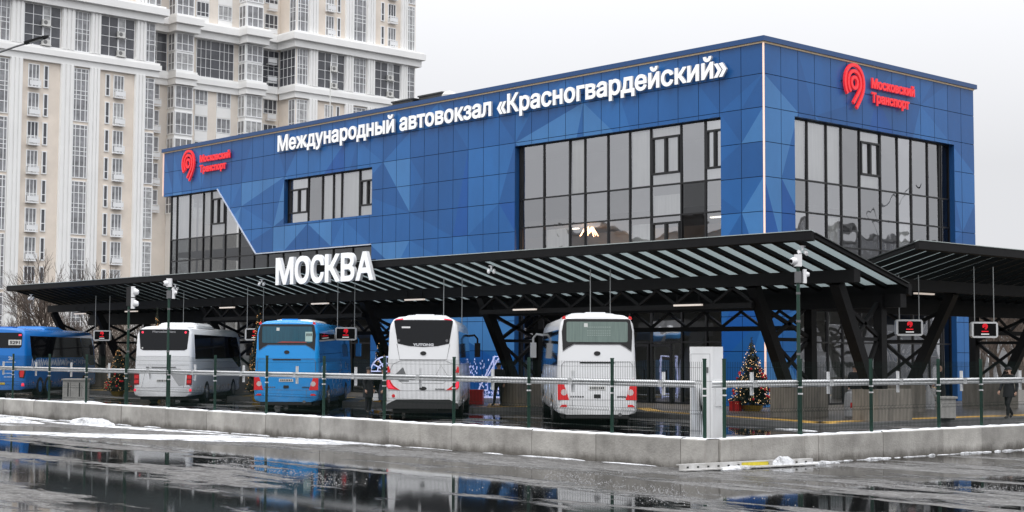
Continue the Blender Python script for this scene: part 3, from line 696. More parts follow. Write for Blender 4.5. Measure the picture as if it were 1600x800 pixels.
# ================================================================== CANOPIES
def ztop(q): return 6.0-.268*q            # roof line: q = metres in from the raised front edge
def canopy(name, label, fn, u0, u1, frames, trusses, rd):
    """fn(u, q, z): u along the edge, q in from the raised front edge, z up"""
    t = thing(name, label, 'canopy', fn((u0+u1)/2, 2.6, 0))
    Q = 5.25
    def strip(mb, ua, ub, qa, qb, ta, tb):     # slab following the slope between offsets ta (top) and tb below the roof line
        P = [fn(u, q, ztop(q)-o) for o in (ta, tb) for (u, q) in ((ua, qa), (ub, qa), (ub, qb), (ua, qb))]
        mb.add(P, [(0, 1, 2, 3), (7, 6, 5, 4), (0, 4, 5, 1), (1, 5, 6, 2), (2, 6, 7, 3), (3, 7, 4, 0)])
    m = MB(); m.poly([fn(u, q, ztop(q)) for u, q in ((u0+.05, .06), (u1-.05, .06), (u1-.05, Q-.05), (u0+.05, Q-.05))]); m.build('roof_sheet', poly_sheet, t)
    n = int(round((u1-u0)/.883))
    proto = None
    for i in range(n+1):
        u = u0+(u1-u0)*i/n; m = MB()
        ua, ub = (u-.10, u+.10)
        if i == 0: ua, ub = u, u+.14
        if i == n: ua, ub = u-.14, u
        strip(m, ua, ub, .10, Q-.08, .006, rd); m.build('rafter', black_steel, t)
    m = MB(); strip(m, u0, u1, -.06, .085, -.03, .24); m.build('front_fascia', black_steel, t)
    m = MB(); strip(m, u0, u1, -.08, .10, -.055, -.034); m.build('edge_flashing', mat('pale_flashing', (.42, .47, .46), .4), t)
    m = MB(); strip(m, u0, u1, Q-.07, Q+.12, -.03, .34); m.build('gutter', black_steel, t)
    for ue in (u0, u1):
        m = MB(); strip(m, ue-.05, ue+.05, .11, Q-.09, -.028, -.004); m.build('end_flashing', mat('dark_flashing', (.05, .055, .055), .4), t)
    for q, hh in ((2.42, .40), (5.0, .44)):
        m = MB(); z = ztop(q)-.38; P = [fn(u, q+dq, z+dz) for u in (u0-.02 if u0 > -20 else u0+.5, u1-.08) for dq, dz in ((-.17, 0), (.17, 0), (.17, -hh), (-.17, -hh))]
        m.add(P, [(0, 3, 2, 1), (4, 5, 6, 7), (0, 1, 5, 4), (1, 2, 6, 5), (2, 3, 7, 6), (3, 0, 4, 7)]); m.build('beam', black_steel, t)
    zb = ztop(2.42)-.80; zr_ = ztop(5.0)-.84
    for (ua, ub) in trusses:
        for q, zt, zl in ((2.42, zb, zb-.62), (5.0, zr_, zr_-.62)):
            m = MB(); m.bar(fn(ua, q, zl), fn(ub, q, zl), .17, .17); k = max(2, int(abs(ub-ua)/1.55))
            for i in range(k):
                a, b_ = ua+(ub-ua)*i/k, ua+(ub-ua)*(i+1)/k; c = (a+b_)/2
                m.bar(fn(a, q, zl+.09), fn(c, q, zt-.01), .085); m.bar(fn(c, q, zt-.01), fn(b_, q, zl+.09), .085)
            m.build('truss', black_steel, t)
    for u in frames:
        cq = 4.85 if abs(u-9.57) < .01 else 5.6; lq = 4.25
        m = MB(); m.bar(fn(u, 2.45, zb+.02), fn(u, lq, 1.18), .34, .36, up=Vector(fn(1, 0, 0))-Vector(fn(0, 0, 0))); m.build('raking_leg', black_steel, t)
        m = MB(); m.bar(fn(u, cq, 1.18), fn(u, cq, ztop(cq)-.45), .30, .32, up=Vector(fn(1, 0, 0))-Vector(fn(0, 0, 0))); m.build('column', black_steel, t)
        m = MB(); q = lambda s: 2.45+(lq-2.45)*s; zz = lambda s: zb+(1.18-zb)*s
        m.bar(fn(u, q(.18), zz(.18)), fn(u, cq-.15, 2.9), .12); m.bar(fn(u, q(.52), zz(.52)), fn(u, cq-.15, ztop(5.3)-.6), .12); m.bar(fn(u, q(.52), zz(.52)), fn(u, cq-.15, zz(.52)), .12); m.bar(fn(u, q(.85), zz(.85)), fn(u, cq-.15, zz(.52)), .12); m.bar(fn(u, q(.52), zz(.52)), fn(u, cq-.15, 1.4), .10)
        m.build('bracing', black_steel, t)
        m = MB(); P = [fn(u+du, qq, z) for z in (.15, 1.17) for du, qq in ((-.5, 3.95), (.5, 3.95), (.5, 5.9), (-.5, 5.9))]
        m.add(P, [(0, 3, 2, 1), (4, 5, 6, 7), (0, 1, 5, 4), (1, 2, 6, 5), (2, 3, 7, 6), (3, 0, 4, 7)]); m.build('plinth', concrete_b, t)
    return t
CA = lambda u, q, z: (u, -11.1+q, z)
CB = lambda u, q, z: (10.5-q, u, z)
canopy('platform_canopy', 'long black steel platform canopy along the front of the blue terminal', CA, -46.2, 10.45, [9.57, 6.24, -7.5, -15.3, -28.5, -40.0, -45.3], [(-7.5, 6.24), (-28.5, -15.3)], .13)
canopy('side_canopy', 'shorter black steel canopy running back along the right side of the terminal', CB, -5.45, 21.0, [.75, 7.6, 15], [(7.6, 15)], .155)

sg = thing('letter_sign', 'big white block letters spelling the city name on the canopy edge', 'sign', (-14.65, -11.3, 5.3))
m = MB()
for z in (5.55, 6.1): m.bar((-18.3, -11.25, z), (-11.1, -11.25, z), .03)
for x in (-17.5, -14.6, -11.9): m.bar((x, -11.25, 5.5), (x, -11.17, 5.9), .03)
m.build('support_rail', black_steel, sg)
LW = [('М', 1.38), ('О', 1.10), ('С', .97), ('К', 1.05), ('В', .95), ('А', 1.17)]; x = -18.08
for ch, wd in LW:
    for q in text_mb(ch, 1.09 if ch not in 'ОС' else 1.09, wd, .15, .052, lambda u, v, d: (x+u, -11.28-d, 5.30+v), 2): q.build('letter', [letter_face, letter_side], sg, fix=False)
    x += wd+.085

# lamps and hanging displays under the canopies
def luminaire(p, ax, label):
    t = thing('linear_lamp', label, 'lamp', p); ax = Vector(ax); sd = ax.cross(Vector((0, 0, 1)))
    m = MB(); m.obox((0, 0, 0), ax*.62, sd*.06, (0, 0, .03)); m.build('diffuser', lamp_lit, t, local=True)
    m = MB(); m.obox((0, 0, .055), ax*.64, sd*.075, (0, 0, .022))
    for s in (-.5, .5): m.bar(ax*s+Vector((0, 0, .07)), ax*s+Vector((0, 0, .42)), .02)
    m.build('housing', black_steel, t, local=True)
for p, lb in (((-41.5, -8.9, 4.42), 'strip lamp under the canopy above the left blue coach'), ((-35.6, -8.9, 4.45), 'strip lamp between the left blue coach and the first white coach'),
    ((-26.05, -8.9, 4.47), 'strip lamp above the roof of the leftmost white coach'), ((-18.25, -8.9, 4.50), 'strip lamp above the light blue coach below the city letters'),
    ((-11.45, -8.9, 4.52), 'strip lamp above the white coach with dark rear glass'), ((-4.69, -8.9, 3.98), 'strip lamp under the truss left of the front white coach'),
    ((3.58, -8.9, 3.98), 'strip lamp under the truss above the white pillar')):
    luminaire(p, (1, 0, 0), lb)
luminaire((7.2, .2, 4.55), (0, 1, 0), 'strip lamp under the right canopy behind the hanging display')
DN = Vector((.7314, -.6820, 0)); DR = Vector((.6820, .7314, 0))
def display(p, top, label, sc=1.):
    t = thing('hanging_display', label, 'display', p)
    fn = lambda u, v, d: DR*u+Vector((0, 0, v))+DN*d
    hw, hh = .46*sc, .28*sc; c = .06
    rect = [(-hw+c, -hh), (hw-c, -hh), (hw, -hh+c), (hw, hh-c), (hw-c, hh), (-hw+c, hh), (-hw, hh-c), (-hw, -hh+c)]
    m = MB(); m.prism(rect, fn, .06, -.20); m.build('casing', display_frame, t, local=True)
    m = MB(); m.prism([(-hw+.07, -hh+.07), (hw-.07, -hh+.07), (hw-.07, hh-.06), (-hw+.07, hh-.06)], fn, .072, .061); s_ = m.build('screen', screen_black, t, local=True)
    m = MB(); k = .105
    pin_logo(m, lambda u, v, d: fn(-.09+u*k, .0+v*k, d), .074, .078)
    m.box((0, 0, 0), (0, 0, 0)) if False else None
    for i in range(9): m.prism([(-.12+i*.027, -.075), (-.10+i*.027, -.075), (-.10+i*.027, -.04), (-.12+i*.027, -.04)], fn, .074, .078)
    m.build('emblem', screen_red, s_, local=True)
    m = MB(); m.prism([(-.14, -.165), (.14, -.165), (.14, -.135), (-.14, -.135)], fn, .074, .078); m.build('caption', screen_white, s_, local=True)
    m = MB()
    for s, tp in ((-.36, top), (.36, top)): q = DR*s-DN*.07*(1 if s > 0 else -1); m.tube([q+Vector((0, 0, hh)), q+Vector((0, 0, tp-p[2]))], .018, 6)
    m.build('hanger_rod', steel_rod, t, local=True)
for p, top, lb in (((8.85, -3.4, 3.23), 5.05, 'hanging display with red emblem in front of the dark bracing at the gap between canopies'), ((10.15, -.7, 3.18), 5.4, 'hanging display with red emblem at the far right before bare trees'),
    ((.33, -9.9, 3.1), 5.3, 'hanging display with red emblem hidden behind the front white coach, its rods showing'), ((-7.8, -9.9, 3.1), 5.3, 'hanging display behind the white coach with dark rear glass, its rods showing'),
    ((-14.9, -9.9, 3.10), 5.3, 'hanging display with red emblem just right of the light blue coach'), ((-22.0, -9.9, 3.12), 5.3, 'hanging display peeking out left of the light blue coach'), ((-29.2, -9.9, 3.12), 5.3, 'hanging display behind the leftmost white coach, its rods showing'),
    ((-36.9, -9.9, 3.15), 5.3, 'hanging display with red emblem just right of the left blue coach')):
    display(p, top, lb)

# ================================================================== CONCRETE WALL, FENCE, RAIL
CX, CY = 18.2, -25.5           # outer corner of the wall
RD = Vector((.07, .9975, 0)); RN = Vector((.9975, -.07, 0))     # right run direction and its outward normal
def LRUN(s, o, z): return Vector((CX-s, CY+o, z))               # s along, o inwards
def RRUN(s, o, z): return Vector((CX+.10, CY, 0))+RD*s-RN*o+Vector((0, 0, z))
def wall(label, fn, joints, cat='wall'):
    t = thing('concrete_wall', label, cat, fn((joints[0]+joints[-1])/2, .2, 0)); rnd = random.Random(len(joints))
    for a, b in zip(joints[:-1], joints[1:]):
        o = rnd.uniform(-.015, .015); h = .59+rnd.uniform(-.008, .008); c = .02; m = MB()
        P = []
        for s in (a+.008, b-.008):
            P += [fn(s, o+x, z) for x, z in ((0, -.02), (0, h-c), (c, h), (.4-c, h), (.4, h-c), (.4, -.02))]
        m.add(P, [(5, 4, 3, 2, 1, 0), (6, 7, 8, 9, 10, 11)]+[(i, (i+1) % 6, 6+(i+1) % 6, 6+i) for i in range(6)]); m.build('block', concrete, t)
        # snow crust on top of the block
        m = MB(); k = 12; g = []
        for i in range(k+1):
            s = a+.01+(b-a-.02)*i/k; hh = rnd.uniform(.008, .032); g.append([fn(s, o+.015+rnd.uniform(-.012, .02), h-.002), fn(s, o+.06, h+hh), fn(s, o+.3, h+hh*.9), fn(s, o+.385, h-.002)])
        for i in range(k):
            for j in range(3): m.poly([g[i][j], g[i+1][j], g[i+1][j+1], g[i][j+1]])
        m.build('snow_crust', snow, t, smooth=True)
    return t
jl = [-.10, .56, 2.94, 4.93, 7.7, 10.1, 13.05, 15.6, 18.65, 21.05, 23.75, 26.45, 29.95, 32.35, 34.85, 37.25, 39.65, 42]
wall('low wall of grey concrete blocks with snowy top along the front of the bus bays', LRUN, jl)
wall('low wall of pale concrete blocks running back on the right of the corner', RRUN, [.41, 3.42, 5.61, 7.82, 9.35, 11.7, 14.1, 16.5, 18.9])
def panel_fence(label, fn, posts, tall=()):
    t = thing('mesh_fence', label, 'fence', fn(posts[len(posts)//2], .2, .58))
    for i, s in enumerate(posts):
        m = MB(); p = fn(s, .2, .58); d = (fn(s+1, .2, 0)-fn(s, .2, 0)); n = fn(s, 1, 0)-fn(s, 0, 0)
        m.obox(p+Vector((0, 0, .80)), d*.024, n*.03, (0, 0, .80)); m.obox(p+Vector((0, 0, 1.612)), d*.028, n*.034, (0, 0, .012)); m.obox(p+Vector((0, 0, .006)), d*.08, n*.08, (0, 0, .006))
        po_ = m.build('post', green_post, t)
        for z in (.88, 1.02): m = MB(); m.obox(p+Vector((0, 0, z)), d*.034, n*.04, (0, 0, .016)); m.build('clamp', rail_white, po_)
    for a, b in zip(posts[:-1], posts[1:]):
        m = MB(); L = b-a-.08; k = int(L/.05)
        for i in range(k+1):
            s = a+.04+L*i/k; zs_ = [.10, .18, .50, .54, .58, 1.10, 1.14, 1.18, 1.56]
            off = [0, 0, 0, .025, 0, 0, .025, 0, 0]
            for q in range(len(zs_)-1):
                if off[q] == off[q+1]: m.bar(fn(s, .15-off[q], .58+zs_[q]), fn(s, .15-off[q+1], .58+zs_[q+1]), .0046) if q in (0, 1, 4, 7) else None
                else: m.bar(fn(s, .15-off[q], .58+zs_[q]), fn(s, .15-off[q+1], .58+zs_[q+1]), .0046)
        for z in (.16, .18, .5, .52, .58, 1.10, 1.12, 1.18, 1.44): m.bar(fn(a+.04, .143, .58+z), fn(b-.04, .143, .58+z), .005)
        m.build('mesh_panel', green_wire, t)
    return t
panel_fence('green welded mesh fence on the long front wall', LRUN, [.10, 2.66, 5.25, 7.86, 10.56, 13.16, 15.87, 18.56, 21.17, 23.86, 26.52, 29.22, 32.08, 34.7])
panel_fence('green welded mesh fence on the wall right of the corner', RRUN, [.74, 3.08, 5.46, 7.95, 9.64, 12.1, 14.6])
def guard(label, fn, s0, s1, stubs):
    t = thing('guard_rail', label, 'guard rail', fn((s0+s1)/2, .3, 0)); m = MB()
    prof = [(0, 0), (.012, .02), (.05, .045), (.05, .065), (.012, .085), (.012, .105), (.05, .125), (.05, .145), (.012, .165), (0, .18), (.006, .18), (.02, .165), (.058, .147), (.058, .123), (.02, .1), (.02, .09), (.058, .067), (.058, .043), (.02, .018), (.006, 0)]
    P = [fn(s, .33-x, 1.61+z*.78) for s in (s0, s1) for x, z in prof]; n = len(prof)
    m.add(P, [(i, (i+1) % n, n+(i+1) % n, n+i) for i in range(n)]); m.build('beam', rail_white, t)
    for s in stubs:
        m = MB(); p = fn(s, .37, 1.68); d = fn(s+1, 0, 0)-fn(s, 0, 0); nn = fn(s, 1, 0)-fn(s, 0, 0)
        m.obox(p+nn*.0, d*.03, nn*.025, (0, 0, .24)); m.obox(p-nn*.075, d*.06, nn*.03, (0, 0, .07)); m.build('bracket', rail_white, t)
    return t
guard('white corrugated guard rail behind the long front fence', LRUN, .45, 36, [1.35+i*2.66 for i in range(13)])
guard('white corrugated guard rail behind the fence right of the corner', RRUN, .5, 16.5, [1.75+i*2.45 for i in range(6)])
for p, q in ((LRUN(0, 0, 0), LRUN(1, 0, 0)),): pass

# white pillar behind the corner
t = thing('white_pillar', 'tall square white cabinet pillar behind the fence corner, partly wrapped in film', 'pillar', (17.06, -24.02, 0))
m = MB(); c = .02
m.prism([(-.315+c, -.18), (.315-c, -.18), (.315, -.18+c), (.315, .18), (-.315, .18), (-.315, -.18+c)], lambda u, v, d: (17.065+u, -24.02+v, d), 0, 2.45); m.build('body', white_paint, t)
m = MB()
for i in range(6):
    a = 16.82+i*.055; m.prism([(a, .5), (a+.057, .5), (a+.05-.015*i, 1.62-.012*i), (a+.006, 1.64-.015*i)], lambda u, v, d: (u, -24.203-d, v), .001+.004*(i % 2), .010+.004*(i % 2))
m.build('film_wrap', tarp, t)
m = MB(); m.box((16.80, -24.202, .25), (16.806, -24.199, 2.3)); m.box((17.32, -24.202, .25), (17.326, -24.199, 2.3)); m.box((16.807, -24.202, 2.294), (17.319, -24.199, 2.3)); m.box((16.76, -24.203, 1.72), (17.37, -24.199, 1.726)); m.build('door_seam', bus_grey, t)
m = MB(); m.box((17.24, -24.215, 1.9), (17.28, -24.199, 2.02)); m.build('lock', bus_grey, t)
m = MB(); m.box((17.383, -24.1, 1.2), (17.40, -23.9, 1.75)); m.build('panel', white_paint, t)

# pole-mounted cameras
def cam_pole(p, z1, label, head):
    t = thing('camera_pole', label, 'camera pole', p); m = MB(); m.tube([(0, 0, 0), (0, 0, z1-p[2])], .038, 12); m.build('pole', green_post, t, smooth=True, local=True)
    m = MB()
    for z in (1.0, 1.7, 2.4, 3.0): m.tube([(0, 0, z), (0, 0, z+.05)], .046, 12)
    m.build('strap', bus_grey, t, local=True)
    zt = z1-p[2]; T = DN*.5-DR*.6; T.normalize()
    if head == 'dome':
        m = MB(); m.obox((0, 0, zt+.06), DR*.075, DN*.07, (0, 0, .13)); b_ = m.build('camera_box', cam_white, t, local=True)
        m = MB(); q = T*.06+Vector((-.03, 0, zt+.04)); m.tube([q, q+T*.06, q+T*.11, q+T*.13], [.085, .085, .065, .03], 14); m.build('dome', cam_white, b_, True, local=True)
        m = MB(); q2 = q+T*.10; m.tube([q2, q2+T*.04], .042, 10); m.build('lens', screen_black, b_, local=True)
        m = MB(); m.obox(DR*.14+Vector((0, 0, zt-.28)), DR*.035, DN*.06, (0, 0, .15)); m.tube([DR*.17+Vector((0, 0, zt-.24)), DR*.24+Vector((0, 0, zt-.24))], [.07, .04], 12); m.build('speaker', cam_white, t, local=True)
        m = MB(); m.obox((0, 0, zt-.30), DR*.065, DN*.06, (0, 0, .12)); m.build('junction_box', bus_grey, t, local=True)
    else:
        for z in (-.05, -.42):
            m = MB(); m.obox(DR*.13+Vector((0, 0, zt+z)), DR*.05, DN*.07, (0, 0, .17)); m.tube([DR*.17+Vector((0, 0, zt+z)), DR*.30+Vector((0, 0, zt+z-.02))], [.12, .07], 12); m.build('speaker', cam_white, t, local=True)
        m = MB(); m.obox((0, 0, zt-.2), DR*.07, DN*.06, (0, 0, .3)); m.build('junction_box', bus_black, t, local=True)
    return t
p = RRUN(3.14, .29, .58); cam_pole(tuple(p), 4.25, 'tall green pole with white dome camera on the fence right of the pillar', 'dome')
p = LRUN(21.45, .30, .58); cam_pole(tuple(p), 4.35, 'tall dark pole with one white dome camera before the leftmost white coach', 'dome')
p = LRUN(23.95, .30, .58); cam_pole(tuple(p), 4.25, 'tall dark pole with two white horn speakers left of the leftmost white coach', 'horn')
def canopy_cam(p, label):
    t = thing('security_camera', label, 'camera', p); m = MB(); m.tube([(0, 0, 0), (0, 0, -.14)], .035, 8); m.obox((0, 0, -.01), (.07, 0, 0), (0, .07, 0), (0, 0, .012)); m.build('mount', cam_white, t, local=True)
    m = MB(); d = DN*.8+Vector((0, 0, -.35)); d.normalize()
    for s in (-1, 1): c_ = Vector((0, 0, -.2))+DR*.10*s; m.tube([c_-d*.08, c_+d*.10, c_+d*.16], [.06, .06, .05], 10)
    m.build('barrel', cam_white, t, True, local=True); return t
canopy_cam((9.95, -10.95, 5.62), 'small white camera under the raised right corner of the canopy')
canopy_cam((-4.35, -10.95, 5.58), 'small white camera under the canopy edge above the white coach with dark rear glass')
canopy_cam((-19.9, -10.95, 5.58), 'small white camera under the canopy edge just left of the city letters')
canopy_cam((-27.5, -10.95, 5.58), 'small white twin camera under the canopy edge above the leftmost white coach')
canopy_cam((-43.4, -10.95, 5.5), 'small white camera near the far left end of the canopy')

# perforated guard section lying by the wall corner
t = thing('fallen_rail', 'perforated white rail with a yellow patch lying at the foot of the wall corner', 'rail', (18.5, -24.0, 0))
a, b = Vector((18.25, -26.25, .015)), Vector((18.86, -22.75, .015)); d = (b-a).normalized(); n = Vector((d.y, -d.x, 0)); L = (b-a).length
m = MB(); m.obox((a+b)/2+Vector((0, 0, .06)), d*L/2, n*.012, (0, 0, .06)); m.obox((a+b)/2+Vector((0, 0, .012))+n*.09, d*L/2, n*.075, (0, 0, .012)); m.obox((a+b)/2+Vector((0, 0, .112))-n*.06, d*L/2, n*.045, (0, 0, .01)); m.build('rail', mat('dirty_white_steel', (.30, .29, .27), .6, 0, 0, 3.5, .3, 20, col2=(.62, .62, .62)), t)
for i in range(13): c = a+d*(.2+i*(L-.4)/12)+n*.0135+Vector((0, 0, .06)); m = MB(); m.obox(c, d*.028, n*.001, (0, 0, .018)); m.build('slot', bin_dark, t)
m = MB(); m.obox(a+d*L*.55+n*.0140+Vector((0, 0, .07)), d*.36, n*.0012, (0, 0, .035)); m.build('yellow_patch', yellow_p, t)

# ================================================================== COACHES
HW = 1.275
def side_x(z):
    if z <= 1.25: return HW
    if z <= 3.05: return HW-.075*(z-1.25)/1.8
    return HW-.075-.2*(z-3.05)
def rear_y(z): return .042*(z-.34)
def coach_body(L, H):
    half = [(.0, .36), (1.12, .36), (1.22, .40), (HW, .50), (HW, .85), (HW, 1.25), (1.2375, 2.15), (1.2, 3.05), (1.16, H-.30), (1.06, H-.13), (.86, H-.04), (.45, H), (0, H+.015)]
    sec = half+[(-x, z) for x, z in half[-2:0:-1]]
    rings = [(0, .15), (.02, .09), (.06, .045), (.12, .015), (.20, 0), (1.2, 0), (L-1.0, 0), (L-.45, .03), (L-.2, .09), (L-.06, .17), (L, .30)]
    m = MB(); n = len(sec)
    for k, (y, ins) in enumerate(rings):
        for x, z in sec:
            zc = (H+.36)/2; f_ = max(0, 1-y/1.2)
            xx = x*(HW-ins)/HW; z2 = z if z < 1 else z-(ins*.8 if z > 3 else 0)
            yy = y+rear_y(z)*f_
            if k >= 6: yy -= max(0, (z-1.1))*.30*(1 if k > 6 else .2)*(.5 if z < 2 else .75)*(y-(L-1.1))/1.1
            m.v.append((xx, yy, z2))
    for k in range(len(rings)-1):
        for i in range(n): m.f.append((k*n+i, k*n+(i+1) % n, (k+1)*n+(i+1) % n, (k+1)*n+i)); m.m.append(0)
    m.f.append(tuple(range(n))); m.m.append(0); m.f.append(tuple(reversed(range((len(rings)-1)*n, len(rings)*n)))); m.m.append(0)
    return m
RF = lambda u, z, d: (u, rear_y(z)-d, z)                 # on the rear face
def SF(s): return lambda y, z, d: (s*(side_x(z)+d), y, z)
def rnd_rect(x0, z0, x1, z1, r_=.08, n=4):
    out = []
    for cx, cz, a in ((x1-r_, z0+r_, -90), (x1-r_, z1-r_, 0), (x0+r_, z1-r_, 90), (x0+r_, z0+r_, 180)):
        out += [(cx+r_*math.cos(R(a+90*i/n)), cz+r_*math.sin(R(a+90*i/n))) for i in range(n+1)]
    return out
def mirror(pts): return [(-x, z) for x, z in reversed(pts)]
def rear_part(name, mt, pts, t, d0=-.03, d1=.006, both=False, parent=None):
    m = MB(); m.prism(pts, RF, d0, d1)
    o = m.build(name, mt, parent or t, local=True)
    if both:
        m = MB(); m.prism(mirror(pts), RF, d0, d1); m.build(name, mt, parent or t, local=True)
    return o
def coach(label, pos, L, H, paint, glassm, style, rimm=rim_m, ang=None):
    t = thing('coach', label, 'bus', (pos[0], pos[1], 0), ang if ang is not None else math.atan2(BH.y, BH.x)-math.pi/2, 'coaches parked under the canopy')
    coach_body(L, H).build('body', paint, t, smooth=True, local=True)
    # black boxes under the floor
    m = MB(); m.box((-1.05, .35, .20), (1.05, L-.5, .355)); m.box((-.5, .12, .28), (.5, .34, .45)); m.build('chassis', bus_black, t, local=True)
    ya = [3.15, L-2.75] if style != 'setra' else [2.35, 3.65, L-2.75]
    for y in ya:
        for s in (-1, 1):
            m = MB(); m.prism([(y+.62*math.cos(R(a)), .37+max(0, .60*math.sin(R(a)))) for a in range(180, -1, -12)], SF(s), -.05, .004); m.build('wheel_arch', bus_black, t, local=True)
            m = MB(); m.tube([(s*(.96), y, .5), (s*1.0, y, .5), (s*1.26, y, .5), (s*1.285, y, .5)], [.44, .5, .5, .45], 24); wv = m.build('wheel', tyre_m, t, True, local=True)
            m = MB(); m.tube([(s*1.24, y, .5), (s*1.292, y, .5), (s*1.296, y, .5)], [.30, .29, .12], 20); m.tube([(s*1.29, y, .5), (s*1.32, y, .5)], .11, 10); m.build('rim', rimm, wv, True, local=True)
    # side glazing, skirts, hatches
    for s in (-1, 1):
        zt = 3.06
        if style == 'tourist': pts = [(.75, 1.98), (L-3.0, 1.98), (L-1.35, 1.55), (L-.8, 1.55), (L-.95, 2.4), (L-1.7, zt-.02), (.65, zt)]
        elif style == 'setra': pts = [(1.35, 1.78), (1.75, 1.96), (L-3.2, 1.96), (L-2.9, 2.10), (L-3.5, zt), (.8, zt), (1.0, 2.1)]
        else: pts = [(.55, 1.90), (L-2.6, 1.90), (L-1.5, 1.5), (L-.75, 1.5), (L-.95, 2.5), (L-1.4, zt), (.55, zt)]
        m = MB(); m.prism(pts, SF(s), -.03, .006); m.build('side_window', bus_glass, t, local=True)
        m = MB(); y = 1.5
        while y < L-1.2:
            m.prism([(y, .5), (y+.012, .5), (y+.012, 1.5), (y, 1.5)], SF(s), -.01, .002); y += 1.35
        m.prism([(.4, 1.52), (L-1.2, 1.52), (L-1.2, 1.535), (.4, 1.535)], SF(s), -.01, .002)
        m.build('panel_gap', bus_grey, t, local=True)
        m = MB()
        for i in range(8): y = 1.2+i*(L-2.4)/7; m.prism([(y, .68), (y+.1, .68), (y+.1, .73), (y, .73)], SF(s), -.01, .008)
        m.build('side_marker', mat('amber', (.5, .2, .02), .3) if 'amber' not in bpy.data.materials else bpy.data.materials['amber'], t, local=True)
    # windscreen on the nose
    m = MB(); yf = lambda z: L-.02-max(0, z-1.1)*.30*.62+.03
    m.poly([(x, yf(z)+.02, z) for x, z in ((-.95, 1.3), (.95, 1.3), (.95, 2.9), (-.95, 2.9))]); m.build('windscreen', bus_glass, t, local=True)
    # roof unit
    def pod(y0, y1, hw, h, nm):
        m = MB(); n = 10; rows = []
        for y, k in ((y0, .25), (y0+.12, .7), (y0+.45, 1), (y1-.45, 1), (y1-.1, .7), (y1, .2)):
            rows.append([(hw*math.cos(math.pi*i/n)*(.9+.1*k), y, H-.06+(h+.06)*k*min(1, 1.5*math.sin(math.pi*i/n))) for i in range(n+1)])
        for a, b_ in zip(rows[:-1], rows[1:]):
            for i in range(n): m.poly([a[i], a[i+1], b_[i+1], b_[i]])
        m.build(nm, paint if style != 'blue' else bus_white, t, True, local=True)
    if style == 'tourist': pod(2.4, 6.4, .95, .20, 'roof_air_conditioner')
    elif style == 'setra': pod(4.2, 7.5, .9, .16, 'roof_air_conditioner')
    else: pod(1.6, 6.2, .85, .08, 'roof_air_conditioner')
    m = MB(); m.box((-.32, .75, H-.02), (.32, 1.5, H+.07)); m.build('roof_hatch', paint, t, local=True)
    # mirrors
    for s in (-1, 1):
        m = MB(); m.tube([(s*1.1, L-.55, 3.0), (s*1.42, L-.2, 3.05), (s*1.55, L-.1, 2.9), (s*1.55, L-.1, 2.7)], .045, 6); m.obox((s*1.55, L-.1, 2.42), (.12, 0, 0), (0, .09, 0), (0, 0, .30)); m.build('mirror', paint if style in ('white', 'blue') else bus_black, t, True, local=True)
    # ---- rear face
    emb = lambda z, r_=.085: rear_part('emblem', bus_black, [(r_*1.25*math.cos(R(a)), z+r_*.85*math.sin(R(a))) for a in range(0, 360, 24)], t, -.01, .016)
    def lettering(body, cap, wd, x, z, mt, bold=.008, nm='lettering'):
        for q in text_mb(body, cap, wd, .008, bold, lambda u, v, d: RF(x+u, z+v, d+.007)): q.build(nm, mt, t, local=True, fix=False)
    if style in ('white', 'blue'):
        sur = [(-1.10, 2.38), (-.93, 2.50), (-.74, 2.60), (.74, 2.60), (.93, 2.50), (1.10, 2.38), (1.13, 3.0), (1.06, 3.36), (.98, 3.40), (-.98, 3.40), (-1.06, 3.36), (-1.13, 3.0)]
        rw = rear_part('rear_window', bus_black, sur, t, -.03, .008)
        rear_part('pane', glassm, rnd_rect(-.98, 2.66, .98, 3.31, .06), t, -.01, .014, parent=rw)
        st = mat('sticker', (.6, .62, .6), .5)
        rear_part('sticker', st, [(-.42, 3.14), (-.30, 3.14), (-.30, 3.26), (-.42, 3.26)], t, .0145, .017, parent=rw)
        if style == 'blue':
            rear_part('sticker', mat('green_sticker', (.36, .5, .48), .5), [(.72, 2.72), (1.0, 2.72), (1.0, 3.10), (.72, 3.10)], t, .0145, .018, parent=rw)
            m = MB()
            for q, (a, b_) in enumerate(((-.0, .30), (.0, .22))):
                for k in range(3): m.prism([(.76+k*.08, 2.80+b_*.6), (.81+k*.08, 2.80+b_*.6), (.81+k*.08, 2.86+b_*.6), (.76+k*.08, 2.86+b_*.6)], RF, .0185, .02)
            m.build('sticker_print', text_dark, rw, local=True)
            rear_part('shelf_strip', mat('red_shelf', (.3, .04, .03), .5), [(-.4, 2.67), (.8, 2.67), (.7, 2.71), (-.2, 2.72)], t, .0145, .016, parent=rw)  # red strip along the foot of the rear pane
        else:
            m = MB()
            for k, (z, wd) in enumerate(((3.12, .84), (3.0, .80), (2.93, .78), (2.86, .82))):
                for i in range(int(wd/.07)): m.prism([(-.32+i*.07, z), (-.32+i*.07+.05, z), (-.32+i*.07+.05, z+.035), (-.32+i*.07, z+.035)], RF, .0145, .016)
            m.build('window_print', mat('faint_print', (.23, .285, .262), .3), rw, local=True)
        ribm = MB(); ribbon(ribm, [(-1.14, 1.55), (-1.14, 1.92), (-1.05, 2.03), (1.05, 2.03), (1.14, 1.92), (1.14, 1.55)], .014, RF, -.01, .003); ribbon(ribm, [(-1.2, .82), (1.2, .82)], .012, RF, -.01, .003); ribbon(ribm, [(-.80, .5), (-.80, .82)], .01, RF, -.01, .003); ribbon(ribm, [(.80, .5), (.80, .82)], .01, RF, -.01, .003)
        ribbon(ribm, [(-1.10, 2.36), (-.93, 2.48), (-.74, 2.585), (.74, 2.585), (.93, 2.48), (1.10, 2.36)], .012, RF, -.01, .01)
        ribm.build('panel_gap', bus_grey, t, local=True)
